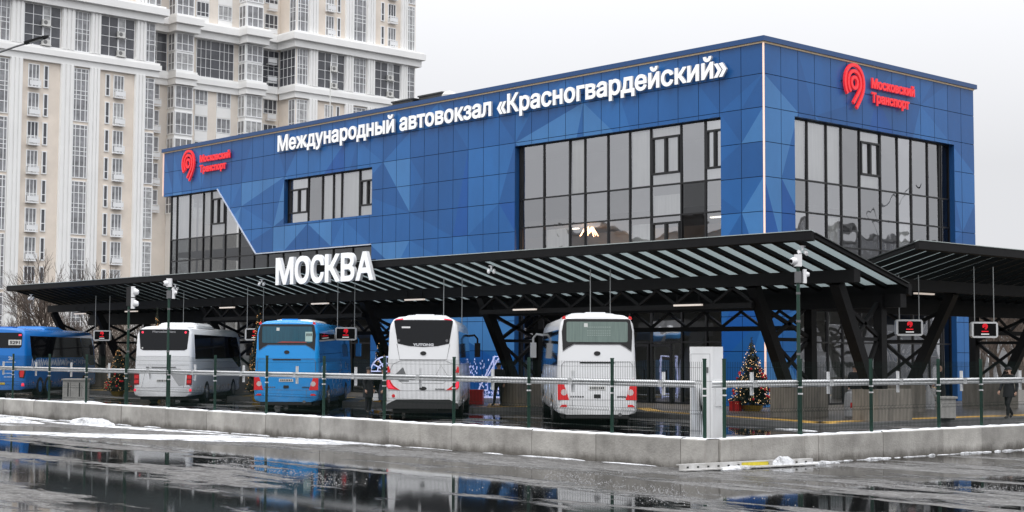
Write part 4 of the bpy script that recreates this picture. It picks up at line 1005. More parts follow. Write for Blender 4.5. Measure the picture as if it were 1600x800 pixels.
        rear_part('handle_bar', bus_black, [(-.55, 1.985), (.55, 1.985), (.55, 2.03), (-.55, 2.03)], t, -.01, .014)
        emb(2.30)
        for s in (1, -1):
            pts = [(.90, .82), (1.26, .82), (1.265, 1.32), (1.06, 1.32)]; pts = pts if s > 0 else mirror(pts)
            a = rear_part('taillight', red_lens, pts, t, -.05, .012)
            q = [(1.06+.10*math.cos(R(k)), 1.06+.10*math.sin(R(k))) for k in range(0, 360, 30)]; q = q if s > 0 else mirror(q)
            rear_part('lamp', lens_white, q, t, .0125, .018, parent=a)
        rear_part('reflector', red_lens, [(.96, .60), (1.20, .60), (1.12, .67), (.98, .67)], t, -.01, .01, True)
        rear_part('marker_lamp', red_lens, [(1.00, 3.40), (1.12, 3.38), (1.10, 3.47), (1.02, 3.50)], t, -.02, .02, True)
        rear_part('marker_lamp', red_lens, [(1.10, 1.42), (1.21, 1.42), (1.16, 1.50)], t, -.01, .012, True)
        pl_ = rear_part('number_plate', plate_w, [(-.28, 1.14), (.28, 1.14), (.28, 1.26), (-.28, 1.26)], t, -.01, .014)
        lettering('У418ЕН 97' if False else '', .07, .4, -.2, 1.17, text_dark) if False else None
        m = MB()
        for i in range(7): m.prism([(-.23+i*.068, 1.165), (-.19+i*.068, 1.165), (-.19+i*.068, 1.235), (-.23+i*.068, 1.235)], RF, .0145, .017)
        m.build('plate_characters', text_dark, pl_, local=True)
        rear_part('camera_socket', bus_black, rnd_rect(-.11, .88, .11, 1.0, .03), t, -.01, .012)
        lettering('YUTONG', .05, .30, .62, .90, text_dark, .004)
        m = MB(); 
        for i in range(6): m.prism([(-.86+i*.075, .90), (-.81+i*.075, .90), (-.81+i*.075, .95), (-.86+i*.075, .95)], RF, -.005, .009)
        m.build('lettering', bus_grey, t, local=True)
        m = MB(); m.box((-1.0, .02, .24), (1.0, .12, .44)); m.build('bumper_underside', bus_black, t, local=True)
        m = MB(); m.tube([(.72, -.02, .36), (.72, .3, .36)], .06, 10); m.build('exhaust_pipe', bus_grey, t, local=True)
    elif style == 'tourist_y':
        pass
    if style == 'boomerang':
        win = [(-.90, 2.62), (-.5, 2.53), (0, 2.50), (.5, 2.53), (.90, 2.62), (1.03, 3.40), (.98, 3.44), (-.98, 3.44), (-1.03, 3.40)]
        rw = rear_part('rear_window', bus_glass, win, t, -.03, .008)
        lettering('YUTONG', .085, .72, -.36, 2.535, text_chrome, .009)
        rear_part('sticker', st_w, [(-.76, 3.15), (-.46, 3.15), (-.46, 3.21), (-.76, 3.21)], t, .0085, .011, parent=rw)
        for x in (-.86, .82): rear_part('sensor', bus_grey, [(x+.05*math.cos(R(k)), 2.72+.05*math.sin(R(k))) for k in range(0, 360, 36)], t, .0085, .014, parent=rw)
        rib = MB(); ribbon(rib, [(-.92, 2.60), (-.82, 2.06), (.82, 2.06), (.92, 2.60)], .018, RF, -.01, .003)
        ribbon(rib, [(-1.22, 1.52), (-1.05, 1.9), (-.78, 2.02), (.78, 2.02), (1.05, 1.9), (1.22, 1.52)], .014, RF, -.01, .003); ribbon(rib, [(-.9, 1.42), (-.72, 1.24), (.72, 1.24), (.9, 1.42)], .012, RF, -.01, .003)
        ribbon(rib, [(-.80, .62), (-.80, .98)], .012, RF, -.01, .003); ribbon(rib, [(.80, .62), (.80, .98)], .012, RF, -.01, .003); ribbon(rib, [(-1.2, .98), (1.2, .98)], .010, RF, -.01, .003)
        ribbon(rib, [(.44, 1.5), (.62, 1.86), (.86, 1.5), (.80, 1.3)], .012, RF, -.01, .003)
        rib.build('panel_gap', bus_grey, t, local=True)
        emb(2.28)
        rear_part('engine_grille', mat('grille_grey', (.15, .155, .16), .5), [(-.84, 1.30), (-.48, 1.30), (-.62, 1.60), (-.70, 1.80), (-.96, 1.55), (-.90, 1.42)], t, -.02, .006)
        rear_part('emblem', bus_black, [(.13*math.cos(R(a)), 1.06+.065*math.sin(R(a))) for a in range(0, 360, 24)], t, -.01, .016)
        for s in (1, -1):
            pts = [(.80, 1.00), (1.20, 1.03), (1.262, 1.12), (1.265, 1.50), (1.15, 1.50), (1.12, 1.30), (1.02, 1.15)]; pts = pts if s > 0 else mirror(pts)
            a = rear_part('taillight', red_lens, pts, t, -.05, .012)
            q = [(.98, 1.05), (1.19, 1.07), (1.23, 1.14), (1.235, 1.38), (1.19, 1.38), (1.16, 1.25), (1.08, 1.13)]; q = q if s > 0 else mirror(q)
            rear_part('lamp', red_bright, q, t, .0125, .016, parent=a)
        rear_part('marker_lamp', red_lens, [(1.13, 1.62), (1.25, 1.60), (1.24, 1.80), (1.20, 1.84)], t, -.05, .012, True)
        rear_part('reflector', red_lens, [(-1.02+.06*math.cos(R(k)), .80+.06*math.sin(R(k))) for k in range(0, 360, 36)], t, -.01, .012)
        rear_part('marker_lamp', red_bright, [(.72, 3.46), (.98, 3.43), (.98, 3.46), (.72, 3.50)], t, -.05, .02, True)
        rear_part('lower_grille', bus_black, [(-1.24, .36), (1.24, .36), (1.24, .52), (.92, .68), (-.92, .68), (-1.24, .52)], t, -.05, .012)
        for body, x, wd in (('ZK6128', -.72, .42), ('YUTONG', .36, .44)): pass
        lettering('YUTONG', .045, .34, .42, .985+.03, bus_grey, .004)
    if style == 'tourist':
        win = [(-1.02, 2.42), (-.90, 2.36), (.90, 2.36), (1.02, 2.42), (1.09, 3.20), (1.04, 3.27), (-1.04, 3.27), (-1.09, 3.20)]
        rw = rear_part('rear_window', bus_glass, win, t, -.03, .008)
        lettering('Mercedes-Benz', .085, 1.02, -.51, 3.13, mat('grey_lettering', (.22, .22, .23), .4), .006)
        for x in (-.94, .94): rear_part('brake_lamp', red_bright, [(x+.05*math.cos(R(k)), 3.14+.05*math.sin(R(k))) for k in range(0, 360, 30)], t, .0085, .014, parent=rw)
        rear_part('sensor', plate_w, [(-.93+.035*math.cos(R(k)), 2.46+.035*math.sin(R(k))) for k in range(0, 360, 36)], t, .0085, .012, parent=rw)
        for s in (1, -1):
            pts = [(1.02, .86), (1.25, .86), (1.262, 1.46), (1.04, 1.46)]; pts = pts if s > 0 else mirror(pts)
            a = rear_part('taillight', mat('dark_red_lens', (.2, .005, .01), .15), pts, t, -.05, .012)
            for z in (1.0, 1.2): 
                q = [(1.05, z-.07), (1.24, z-.07), (1.24, z+.07), (1.05, z+.07)]; q = q if s > 0 else mirror(q); rear_part('lamp', red_lens, q, t, .0125, .017, parent=a)
        rib = MB(); ribbon(rib, [(-1.15, 1.72), (1.15, 1.72)], .012, RF, -.01, .003); ribbon(rib, [(-.92, .72), (-.75, 1.55), (.75, 1.55), (.92, .72)], .014, RF, -.01, .003); ribbon(rib, [(-1.2, .74), (1.2, .74)], .012, RF, -.01, .003); ribbon(rib, [(-1.15, 2.1), (1.15, 2.1)], .008, RF, -.01, .003)
        rib.build('panel_gap', bus_grey, t, local=True)
        rear_part('handle_bar', bus_grey, [(-.75, 1.60), (.55, 1.60), (.55, 1.64), (-.75, 1.64)], t, -.01, .014)
        rear_part('engine_grille', mat('pale_grille', (.38, .385, .39), .6), [(.34, 1.32), (.98, 1.32), (.95, .84), (.70, .80)], t, -.02, .006)
        pl_ = rear_part('number_plate', plate_w, [(-.28, .98), (.28, .98), (.28, 1.09), (-.28, 1.09)], t, -.01, .014)
        m = MB()
        for i in range(7): m.prism([(-.23+i*.068, 1.0), (-.19+i*.068, 1.0), (-.19+i*.068, 1.07), (-.23+i*.068, 1.07)], RF, .0145, .017)
        m.build('plate_characters', text_dark, pl_, local=True)
        rear_part('fog_lamp', red_bright, [(1.16, .58), (1.25, .58), (1.25, .68), (1.16, .68)], t, -.05, .014, True)
    if style == 'setra':
        rw = rear_part('rear_window', bus_glass, [(-.98, 2.45), (.90, 2.45), (1.02, 2.52), (1.05, 3.12), (.98, 3.22), (-.98, 3.22), (-1.05, 3.12), (-1.05, 2.5)], t, -.03, .008)
        pl_ = rear_part('number_board', plate_w, [(.36, 2.60), (1.0, 2.60), (1.0, 2.86), (.36, 2.86)], t, .0085, .014, parent=rw)
        for q in text_mb('5291', .15, .50, .006, .010, lambda u, v, d: RF(.43+u, 2.655+v, d+.0145)): q.build('board_digits', text_dark, rw, local=True, fix=False)
        rear_part('brake_lamp', red_bright, [(.86, 3.06), (1.0, 3.06), (1.0, 3.14), (.86, 3.14)], t, .0085, .014, parent=rw)
        lettering('28', .16, .32, .38, 1.86, mat('pale_blue_lettering', (.5, .6, .75), .5), .014)
        m = MB()
        for z, wd in ((1.72, .62), (1.16, .5), (.98, .6)):
            for i in range(int(wd/.07)): m.prism([(.2+i*.07, z), (.25+i*.07, z), (.25+i*.07, z+.05), (.2+i*.07, z+.05)], RF, -.005, .009)
        m.build('lettering', bpy.data.materials['pale_blue_lettering'], t, local=True)
        for s in (1, -1):
            pts = [(.98, .95), (1.20, .95), (1.26, 1.2), (1.262, 1.45), (1.0, 1.45), (.92, 1.2)]; pts = pts if s > 0 else mirror(pts)
            a = rear_part('taillight', bus_black, pts, t, -.05, .012)
            q = [(1.0, 1.0), (1.16, 1.0), (1.2, 1.2), (1.2, 1.4), (1.02, 1.4), (.97, 1.2)]; q = q if s > 0 else mirror(q); rear_part('lamp', red_lens, q, t, .0125, .018, parent=a)
        rear_part('fog_lamp', red_bright, [(1.08, .55), (1.22, .55), (1.2, .70), (1.1, .70)], t, -.05, .014)
        rib = MB(); ribbon(rib, [(-1.2, .78), (1.2, .78)], .012, RF, -.01, .003); ribbon(rib, [(-1.2, 1.55), (1.2, 1.55)], .012, RF, -.01, .003); rib.build('panel_gap', bus_black, t, local=True)
        rear_part('number_plate', mat('yellow_plate', (.6, .42, .05), .4), [(-.26, .62), (.26, .62), (.26, .73), (-.26, .73)], t, -.01, .014)
        zz = mat('white_stripe_print', (.75, .78, .82), .4); rnd = random.Random(4)
        for s in (1, -1):
            m = MB(); y = 1.0; 
            while y < 7.0:      # zigzag band along the flank
                h = .09+.08*abs(math.sin(y*2.1)); ribbon(m, [(y, 1.70-h), (y+.13, 1.73+h), (y+.26, 1.70-h)], .09, SF(s), -.005, .005); y += .29
            while y < L-1.4: h = rnd.uniform(.03, .16); m.prism([(y, 1.71-h), (y+.05, 1.71-h), (y+.05, 1.71+h), (y, 1.71+h)], SF(s), -.005, .005); y += rnd.uniform(.15, .3)
            m.build('zigzag_print', zz, t, local=True)
            m = MB(); m.prism([(L-3.0, 1.95), (L-1.6, 1.5), (L-.75, 1.5), (L-.95, 2.5), (L-1.4, 3.05), (L-3.4, 3.05)], SF(s), -.03, .007); m.build('driver_window', mat('grey_side_glass', (.10, .11, .12), .08, spec=.7) if 'grey_side_glass' not in bpy.data.materials else bpy.data.materials['grey_side_glass'], t, local=True)
    return t
st_w = mat('white_sticker', (.7, .7, .7), .5)
reflection_tint = mat('pale_reflection_paint', (.45, .55, .72), .5)
b5 = coach('white coach with pale curtained rear window nearest the white pillar', BUS[0][0], BUS[0][1], 3.56, bus_white, bus_glass_green, 'white', ang=math.atan2(BH.y, BH.x)-math.pi/2+R(1.9))
b4 = coach('white coach with tapered dark rear window and boomerang red taillights', BUS[1][0], BUS[1][1], 3.58, bus_white, bus_glass, 'boomerang')
b3 = coach('light blue coach with green sticker in its rear window', BUS[2][0], BUS[2][1], 3.55, bus_blue, bus_glass_blue, 'blue')
b2 = coach('leftmost white coach with black rear window and two small red lamps in it', BUS[3][0], BUS[3][1], 3.42, bus_white, bus_glass, 'tourist')
b1 = coach('deep blue three-axle coach with white zigzag print cut by the left edge', BUS[4][0], BUS[4][1], 3.46, bus_blue_deep, bus_glass, 'setra', rim_blue)
def reflection_curls(bus, s, y0, y1, seed):  # pale curls painted on the flank as the reflection of the light decorations
    rnd = random.Random(seed); m = MB()
    for i in range(26):
        y, z, r_ = rnd.uniform(y0, y1), rnd.uniform(.7, 1.75), rnd.uniform(.06, .22); ribbon(m, arc(y, z, r_, rnd.uniform(0, 90), rnd.uniform(200, 330), 10), .022, SF(s), -.004, .004+.0002*i)
    m.build('painted_reflection', reflection_tint, bus, local=True)
reflection_curls(b3, 1, .9, 10.5, 3); reflection_curls(b4, 1, 1.0, 10, 5); reflection_curls(b5, -1, 1.2, 10.5, 6)

# ================================================================== APARTMENT TOWER BEHIND
tw = thing('apartment_tower', 'tall cream and white residential tower with fluted piers behind the terminal', 'building', (-113, 45, 0))
FA, FB, FC = -109.7, -113.3, -109.7
ZT = 62
m = MB(); m.box((-126, -12, 0), (FA, 33.58, ZT)); m.build('wall', cream, tw)
m = MB(); m.box((-128, 33.585, 0), (FB, 52.26, ZT)); m.build('wall', cream2, tw)
m = MB(); m.box((-126, 52.27, 0), (FC, 70.35, ZT)); m.build('wall', cream, tw)
def pier(y0, y1, z0, z1, x=FA):
    m = MB(); m.box((x-.02, y0, z0), (x+.28, y1, z1)); n = 3; w_ = (y1-y0)/n
    for i in range(n): m.box((x+.281, y0+w_*(i+.18), z0+.01), (x+.40, y0+w_*(i+.82), z1-.01))
    m.build('pier', tower_white, tw)
for y0, y1 in ((10.2, 11.6), (16.95, 18.3), (22.5, 23.96), (25.78, 26.95), (31.1, 32.33), (53.95, 55.2), (59.28, 60.5), (62.62, 63.77), (67.9, 68.93)):
    for z0, z1 in ((0, 32.4), (34.0, 38.4), (40.3, ZT)): pier(y0, y1, z0, z1)
BAYS = ((37.3, 39.6), (46.6, 48.9))
for z0, z1, ov in ((32.4, 33.95, .55), (38.4, 40.25, 1.1)):
    for k, (a, b, o) in enumerate(((z0, z0+(z1-z0)*.45, ov*.6), (z0+(z1-z0)*.451, z1-.25, ov), (z1-.249, z1, ov*.75))):
        m = MB(); m.box((FA-.05, -12, a), (FA+o, 33.6+o, b)); m.box((FB-.05, 33.6+o+.01, a), (FB+o, 52.27-o-.01, b)); m.box((FC-.05-3, 52.27-o, a), (FC+o, 70.35+o*.8, b))
        for y0, y1 in BAYS: m.box((FB+o+.003, y0-o*.6, a+.004), (FB+1.7+o, y1+o*.6, b-.004))
        m.build('cornice', tower_white, tw)
_wc = {}
def window(nm, typ, x, y, z, w_, h, cols, rows, glassm, off=.0, fw=.09):
    """white frame standing proud of the wall, dark pane set just behind its face"""
    key = (typ, round(w_, 2), round(h, 2), glassm.name)
    if key not in _wc:
        m = MB(); d0, d1 = -.03, .10
        fn = lambda u, v, d: (d, u, v)
        def rect(a, b, c, d_, e=0): m.prism([(a, b), (c, b), (c, d_), (a, d_)], fn, d0, d1+e)
        rect(-w_/2, 0, -w_/2+fw, h); rect(w_/2-fw, 0, w_/2, h); rect(-w_/2+fw, 0, w_/2-fw, fw, .004); rect(-w_/2+fw, h-fw, w_/2-fw, h, .004)
        for c in cols: rect(-w_/2+w_*c-fw*.4, fw, -w_/2+w_*c+fw*.4, h-fw, -.004)
        for r_ in rows: rect(-w_/2+fw, h*r_-fw*.35, w_/2-fw, h*r_+fw*.35, -.012)
        fo = m.build(nm, pvc, tw, local=True)
        g = MB(); g.poly([fn(-w_/2+.02, .02, .055), fn(w_/2-.02, .02, .055), fn(w_/2-.02, h-.02, .055), fn(-w_/2+.02, h-.02, .055)]); go = g.build('pane', glassm, fo, fix=False, local=True)
        _wc[key] = (fo, go); new = False
    else:
        s_ = _wc[key]; fo = s_[0].copy(); COL.objects.link(fo); fo.parent = tw
        go = s_[1].copy(); COL.objects.link(go); go.parent = fo
    fo.location = Vector((x+off, y, z))-tw.location; return fo
rw = random.Random(3)
def gm(): return rw.choice((pane_dark, pane_dark, pane_mid, pane_dark, pane_black))
_ac = []
def ac(x, y, z):
    if not _ac:
        m = MB(); m.box((0, -.42, 0), (.34, .42, .58)); m.box((.0, -.55, -.10), (.42, .55, -.02)); o = m.build('air_conditioner', ac_mat, tw, local=True)
        m = MB(); m.tube([(.341, -.12, .29), (.355, -.12, .29)], .22, 14); g = m.build('fan_grille', ac_dark, o, local=True); _ac.append((o, g))
    else:
        o = _ac[0][0].copy(); COL.objects.link(o); o.parent = tw; g = _ac[0][1].copy(); COL.objects.link(g); g.parent = o
    o.location = Vector((x, y, z))-tw.location
_bk = []
def basket(x, y, z, w_=1.5):
    if not _bk:
        m = MB(); m.box((0, -.62, -.1), (.5, .62, 0)); m.box((.45, -.62, .7), (.5, .62, .75))
        for i in range(9): yy = -.6+i*.15; m.box((.46, yy-.015, 0), (.49, yy+.015, .7))
        for s in (-.62, .60): m.box((0, s, .7), (.45, s+.02, .75))
        m.box((.455, -.6, .15), (.46, .6, .62)); o = m.build('balcony_basket', pvc, tw, local=True); _bk.append(o)
    else: o = _bk[0].copy(); COL.objects.link(o); o.parent = tw
    o.location = Vector((x, y, z))-tw.location
STO = 3.0
def french_col(yf, ys, zlist, x=FA):
    for z in zlist:
        window('french_window', 'f', x, yf, z, 1.25, 2.45, (.36, .68), (.38,), gm())
        window('slit_window', 's', x, ys, z+.05, .55, 2.4, (), (.36,), pane_black, fw=.11)
        basket(x+.04, yf, z+.02)
        if rw.random() < .55: ac(x+.06, yf+rw.uniform(-.1, .15), z+.05)
def strip_col(yc, w_, zlist, x=FA, h=5.7, cols=(.2, .5, .8)):
    for z in zlist: window('glazing_strip', 'g', x, yc, z, w_, h, cols, (.22, .42, .50, .58, .78, .92), rw.choice((pane_dark, pane_dark, pane_mid)), fw=.10)
zl = [29.6-STO*i for i in range(9)]; zu = [40.45+STO*i for i in range(3)]
french_col(19.6, 20.95, zl); french_col(29.25, 27.95, zl); french_col(57.0, 58.35, [29.6, 26.6]); french_col(66.5, 65.05, [29.6])
french_col(19.6, 20.95, zu[:1]); french_col(29.25, 27.95, zu[:1]); french_col(57.0, 58.35, zu); french_col(66.5, 65.05, zu)
zs2 = [26.55-6*i for i in range(5)]
for yc, w_ in ((15.9, 2.0), (24.87, 1.75), (32.96, 1.15)): strip_col(yc, w_, zs2, cols=(.2, .5, .8) if w_ > 1.3 else (.3,)); strip_col(yc, w_, [40.4, 46.4], cols=(.2, .5, .8) if w_ > 1.3 else (.3,))
for yc, w_ in ((53.1, 1.55), (61.55, 1.95), (69.6, 1.2)): strip_col(yc, w_, [26.55], cols=(.25, .7)); strip_col(yc, w_, [40.4, 46.4], cols=(.25, .7))
# two-storey dark glazing between the cornices
for yc, w_, cols in ((20.4, 4.05, (.25, .5, .72)), (29.0, 4.05, (.25, .5, .72)), (57.25, 4.0, (.28, .5, .74)), (65.85, 4.05, (.22, .5, .74))):
    window('dark_glazing', 'd', FA, yc, 34.0, w_, 4.35, cols, (.25, .5, .75), pane_black, fw=.07)
    window('french_window', 'm', FA+.05, yc+.45, 36.3, .9, 2.0, (), (.5,), pane_mid); window('french_window', 'm', FA+.05, yc+.5, 34.1, .9, 2.0, (), (.5,), pane_dark)
    for z in (36.2, 34.15):
        if rw.random() < .9: ac(FA+.12, yc+.3, z)
for yc, w_ in ((15.9, 2.0), (24.87, 1.75), (32.96, 1.15), (53.1, 1.55), (61.55, 1.95), (69.6, 1.25)): window('glazing_strip', 'c', FA, yc, 34.0, w_, 4.35, (.2, .5, .8) if w_ > 1.3 else (.35,), (.28, .46, .56, .8), pane_dark)
# recessed centre: bays, flats, balconies
window('dark_glazing', 'b', FB, 43.35, 34.0, 5.0, 4.35, (.12, .25, .38, .62, .74, .86), (.25, .5, .75), pane_black, fw=.06)
for z in [30.7-STO*i for i in range(5)]+[41.0, 44.0]:
    window('wide_window', 'w', FB, 41.6, z, 1.7, 1.75, (.35, .7), (.3,), gm()); window('wide_window', 'w', FB, 44.6, z, 1.9, 1.75, (.35, .7), (.3,), gm())
    for ya_, yb_ in ((40.8, 42.45), (43.65, 45.55)): m = MB(); m.box((FB+.003, ya_, z-1.2), (FB+.08, yb_, z-.02)); m.build('white_spandrel', tower_white, tw)
    window('wide_window', 'w2', FB, 51.0, z, 1.9, 1.75, (.35, .7), (.3,), pane_black); basket(FB+.02, 51.0, z-.75)
    window('wide_window', 'w3', FB, 35.6, z, 1.2, 1.75, (.5,), (.3,), pane_dark); basket(FB+.02, 35.6, z-.75)
window('dark_glazing', 'b2', FB, 35.4, 34.0, 3.3, 4.35, (.3, .6), (.25, .5, .75), pane_black, fw=.06); window('dark_glazing', 'b3', FB, 51.0, 34.0, 2.3, 4.35, (.35, .7), (.25, .45, .55, .8), pane_black, fw=.07)
for z in (34.5, 36.7): basket(FB+.05, 51.0, z); ac(FB+.1, 35.0, z)
m = MB()
for y0, y1 in BAYS: m.box((FB+.01, y0, 0), (FB+1.55, y1, 32.38)); m.box((FB+.01, y0, 33.97), (FB+1.55, y1, 38.38)); m.box((FB+.01, y0, 40.27), (FB+1.55, y1, ZT))
m.build('bay_core', tower_white, tw)
for y0, y1 in BAYS:
    for z in [29.75-STO*i for i in range(5)]+[34.02, 36.25, 40.4, 43.4]:
        h = 2.1 if 33 < z < 38 else 2.6
        window('bay_window', 'y', FB+1.55, (y0+y1)/2, z, y1-y0, h, (.34, .67), (.42,), rw.choice((pane_mid, pane_dark)), fw=.12)
        fo = window('bay_window', 'yz', FB+.78, y0, z, 1.45, h, (.5,), (.42,), rw.choice((pane_mid, pane_dark)), fw=.12); fo.rotation_euler = (0, 0, -math.pi/2)
for z, h in [(34.0, 4.35)]:
    fo = window('dark_glazing', 'side', -111.4, 52.25, z, 3.3, h, (.25, .5, .75), (.25, .5, .75), pane_black, fw=.07); fo.rotation_euler = (0, 0, -math.pi/2)
for z in (26.55, 40.4): fo = window('glazing_strip', 'side2', -110.4, 52.25, z, 1.3, 5.7, (.5,), (.22, .42, .5, .78), pane_dark); fo.rotation_euler = (0, 0, -math.pi/2)
m = MB(); m.tube([(0, 0, 0), (0, 0, 8)], .06, 6); 
# ================================================================== OTHER BUILDINGS
def block(name, label, x0, y0, x1, y1, h, mt, storeys, face, nwin):
    t = thing(name, label, 'building', ((x0+x1)/2, (y0+y1)/2, 0)); m = MB(); m.box((x0, y0, 0), (x1, y1, h)); m.build('wall', mt, t)
    m = MB(); m.box((x0-.2, y0-.2, h), (x1+.2, y1+.2, h+.5)); m.build('roof', roof_grey, t)
    for k in range(storeys):
        z = h*(k+.3)/storeys; hh = h/storeys*.52
        m = MB(); g = MB()
        for i in range(nwin):
            s = (i+.5)/nwin
            if face == 'Y': c = x0+(x1-x0)*s; m.box((c-.9, y0-.06, z-.08), (c+.9, y0-.001, z+hh+.08)); g.poly([(c-.8, y0-.065, z), (c+.8, y0-.065, z), (c+.8, y0-.065, z+hh), (c-.8, y0-.065, z+hh)])
            else:
                xx = x1 if face == 'X' else x0; sg_ = 1 if face == 'X' else -1; c = y0+(y1-y0)*s
                m.box((xx+.001*sg_, c-.9, z-.08), (xx+.06*sg_, c+.9, z+hh+.08)); g.poly([(xx+.065*sg_, c-.8, z), (xx+.065*sg_, c+.8, z), (xx+.065*sg_, c+.8, z+hh), (xx+.065*sg_, c-.8, z+hh)])
        fr = m.build('window_row', pvc, t); g.build('pane', pane_dark, fr, fix=False)
    return t
block('apartment_block', 'pale grey panel apartment block seen through bare trees at the far right', -130, 190, -40, 204, 17, grey_block, 5, 'Y', 24)
block('apartment_block', 'grey panel apartment block across the road mirrored in the long facade windows', -150, -150, -62, -135, 22, grey_block, 7, 'X', 5)
block('apartment_block', 'grey panel apartment block beyond the side street mirrored in the short facade windows', 95, 60, 110, 170, 20, grey_block, 6, '-X', 30)

# ================================================================== BARE TREES
def tree_parts(seed, h, spread=.55, depth=5):
    rnd = random.Random(seed); tr, cr_ = MB(), MB()
    def grow(p, d, L, r_, lv):
        n = 3; pts = [p]; dd = d.copy()
        for i in range(n):
            dd = (dd+Vector((rnd.uniform(-.16, .16), rnd.uniform(-.16, .16), rnd.uniform(-.02, .14)))).normalized(); pts.append(pts[-1]+dd*L/n)
        e = r_*.68; (tr if lv == 0 else cr_).tube(pts, [r_, r_*.88, r_*.75, e], 7 if lv == 0 else (5 if lv < 2 else 3), caps=False)
        if lv >= depth: return
        k = (4, 4, 4, 3, 3)[min(lv, 4)] if lv else 5
        for i in range(k):
            s = rnd.uniform(.35, 1) if i else 1.0
            q = pts[1]+(pts[3]-pts[1])*max(0, (s-.33)/.67); a = rnd.uniform(0, 6.283); sp = spread*rnd.uniform(.7, 1.3)*(1 if i else .35)
            o = Vector((math.cos(a), math.sin(a), 0)); o = (o-dd*o.dot(dd)).normalized()
            grow(q, (dd+o*sp).normalized(), L*rnd.uniform(.58, .78), max(.011, e*rnd.uniform(.66, .88)), lv+1)
    grow(Vector((0, 0, -.1)), Vector((0, 0, 1)), h*.30, h*.017, 0)
    return tr, cr_
protos = []
def bare_tree(loc, label, var, sc, rz, group):
    while len(protos) <= var:
        i = len(protos); tr, cr_ = tree_parts(30+i, 9, (.5, .62, .42)[i]); t = thing('bare_tree', '', 'tree'); tr.build('trunk', bark, t, True, local=True, fix=False); cr_.build('crown', twig, t, local=True, fix=False); protos.append([t, False])
    t, used = protos[var]
    if used: t = copy_tree(t)
    protos[var][1] = True
    t.location = loc; t.rotation_euler = (0, 0, rz); t.scale = (sc,)*3; t['label'] = label; t['group'] = group; return t
rt = random.Random(12)
gl = 'bare trees behind the left end of the canopy'
for i in range(22):
    k = i/21; d = 96+(i*37 % 16)*2.2; tx = -.97+.085*k; ty = .395+.125*k
    bare_tree((37.8+tx*d, -48.8+ty*d, 0), 'leafless brown tree behind the left end of the canopy, in front of the tower', i % 3, rt.uniform(.55, .85), rt.uniform(0, 6), gl)
for i, (x, y, s) in enumerate(((-69, 3.2, 1.28), (-68, 6.4, 1.22), (-76, 4.5, 1.3))): bare_tree((x, y, 0), 'taller leafless tree whose top twigs reach above the left end of the canopy', (i+1) % 3, s, i*2.0, gl)
gr_ = 'bare trees beyond the right end of the terminal'
for i in range(16):
    d = 84+i*5.5; o = ((i*5) % 8-4)*1.0+rt.uniform(-.5, .5)
    bare_tree((37.8-.505*d+o*.72, -48.8+.928*d+o*.69, 0), 'leafless tree beyond the right side of the terminal', i % 3, rt.uniform(.75, 1.1)*(1+d/500), rt.uniform(0, 6), gr_)
gm_ = 'bare trees across the road mirrored in the glass'
for i in range(7): bare_tree((-88+rt.uniform(-6, 6), -78+i*9, 0), 'leafless tree across the road to the left of the bus station', i % 3, rt.uniform(1.1, 1.5), rt.uniform(0, 6), gm_)
# low twiggy hedge behind the left bays
t = thing('bare_hedge', 'tangled leafless brown hedge behind the left end of the canopy', 'hedge', (-62, 8, 0)); rnd = random.Random(9); m = MB()
for i in range(3400):
    y = rnd.uniform(-8, 14); x = -62+rnd.uniform(-3, 3)+.3*y; z = rnd.uniform(0, 1.9); d = Vector((rnd.uniform(-.6, .6), rnd.uniform(-.6, .6), 1)).normalized(); L = rnd.uniform(.7, 2.3)
    p = Vector((x, y, z)); m.tube([p, p+d*L*.5, p+d*L+Vector((rnd.uniform(-.3, .3), rnd.uniform(-.3, .3), 0))], [.02, .015, .005], 3, caps=False)
m.build('twigs', twig, t, fix=False)

# ================================================================== STREET LAMPS
def street_lamp(base, h, arm, label):
    t = thing('street_lamp', label, 'street lamp', base); m = MB(); m.tube([(0, 0, 0), (0, 0, 1.2), (0, 0, 1.25), (0, 0, h)], [.13, .12, .09, .06], 10); m.build('pole', pole_grey, t, True, local=True)
    a = Vector(arm); m = MB(); pts = [Vector((0, 0, h))+a*s+Vector((0, 0, .35*math.sin(s*1.57)*a.length*.3)) for s in (0, .15, .35, .6, .85, 1)]; m.tube(pts, [.06, .055, .05, .045, .04, .04], 8); m.build('arm', pole_grey, t, True, local=True)
    e = pts[-1]; d = (pts[-1]-pts[-2]).normalized(); sd = d.cross(Vector((0, 0, 1))).normalized(); un = sd.cross(d); m = MB(); m.prism([(-.25, -.12), (.55, -.14), (.75, 0), (.55, .14), (-.25, .12)], lambda u, v, w_: e+d*u+sd*v+un*w_, -.02, .07); hd = m.build('lamp_head', black_steel, t, local=True)
    m = MB(); m.prism([(-.05, -.09), (.5, -.1), (.5, .1), (-.05, .09)], lambda u, v, w_: e+d*u+sd*v+un*w_, -.021, -.04); m.build('lens', plate_w, hd, local=True)
street_lamp((-21.6, -25.6, 0), 13.0, (2.75, 2.95, 1.15), 'street lamp arm reaching in at the upper left in front of the tower')
street_lamp((24.57, 45.45, 0), 12.6, (-1.9, 1.7, 1.3), 'street lamp on the side road, seen mirrored in the short facade windows')

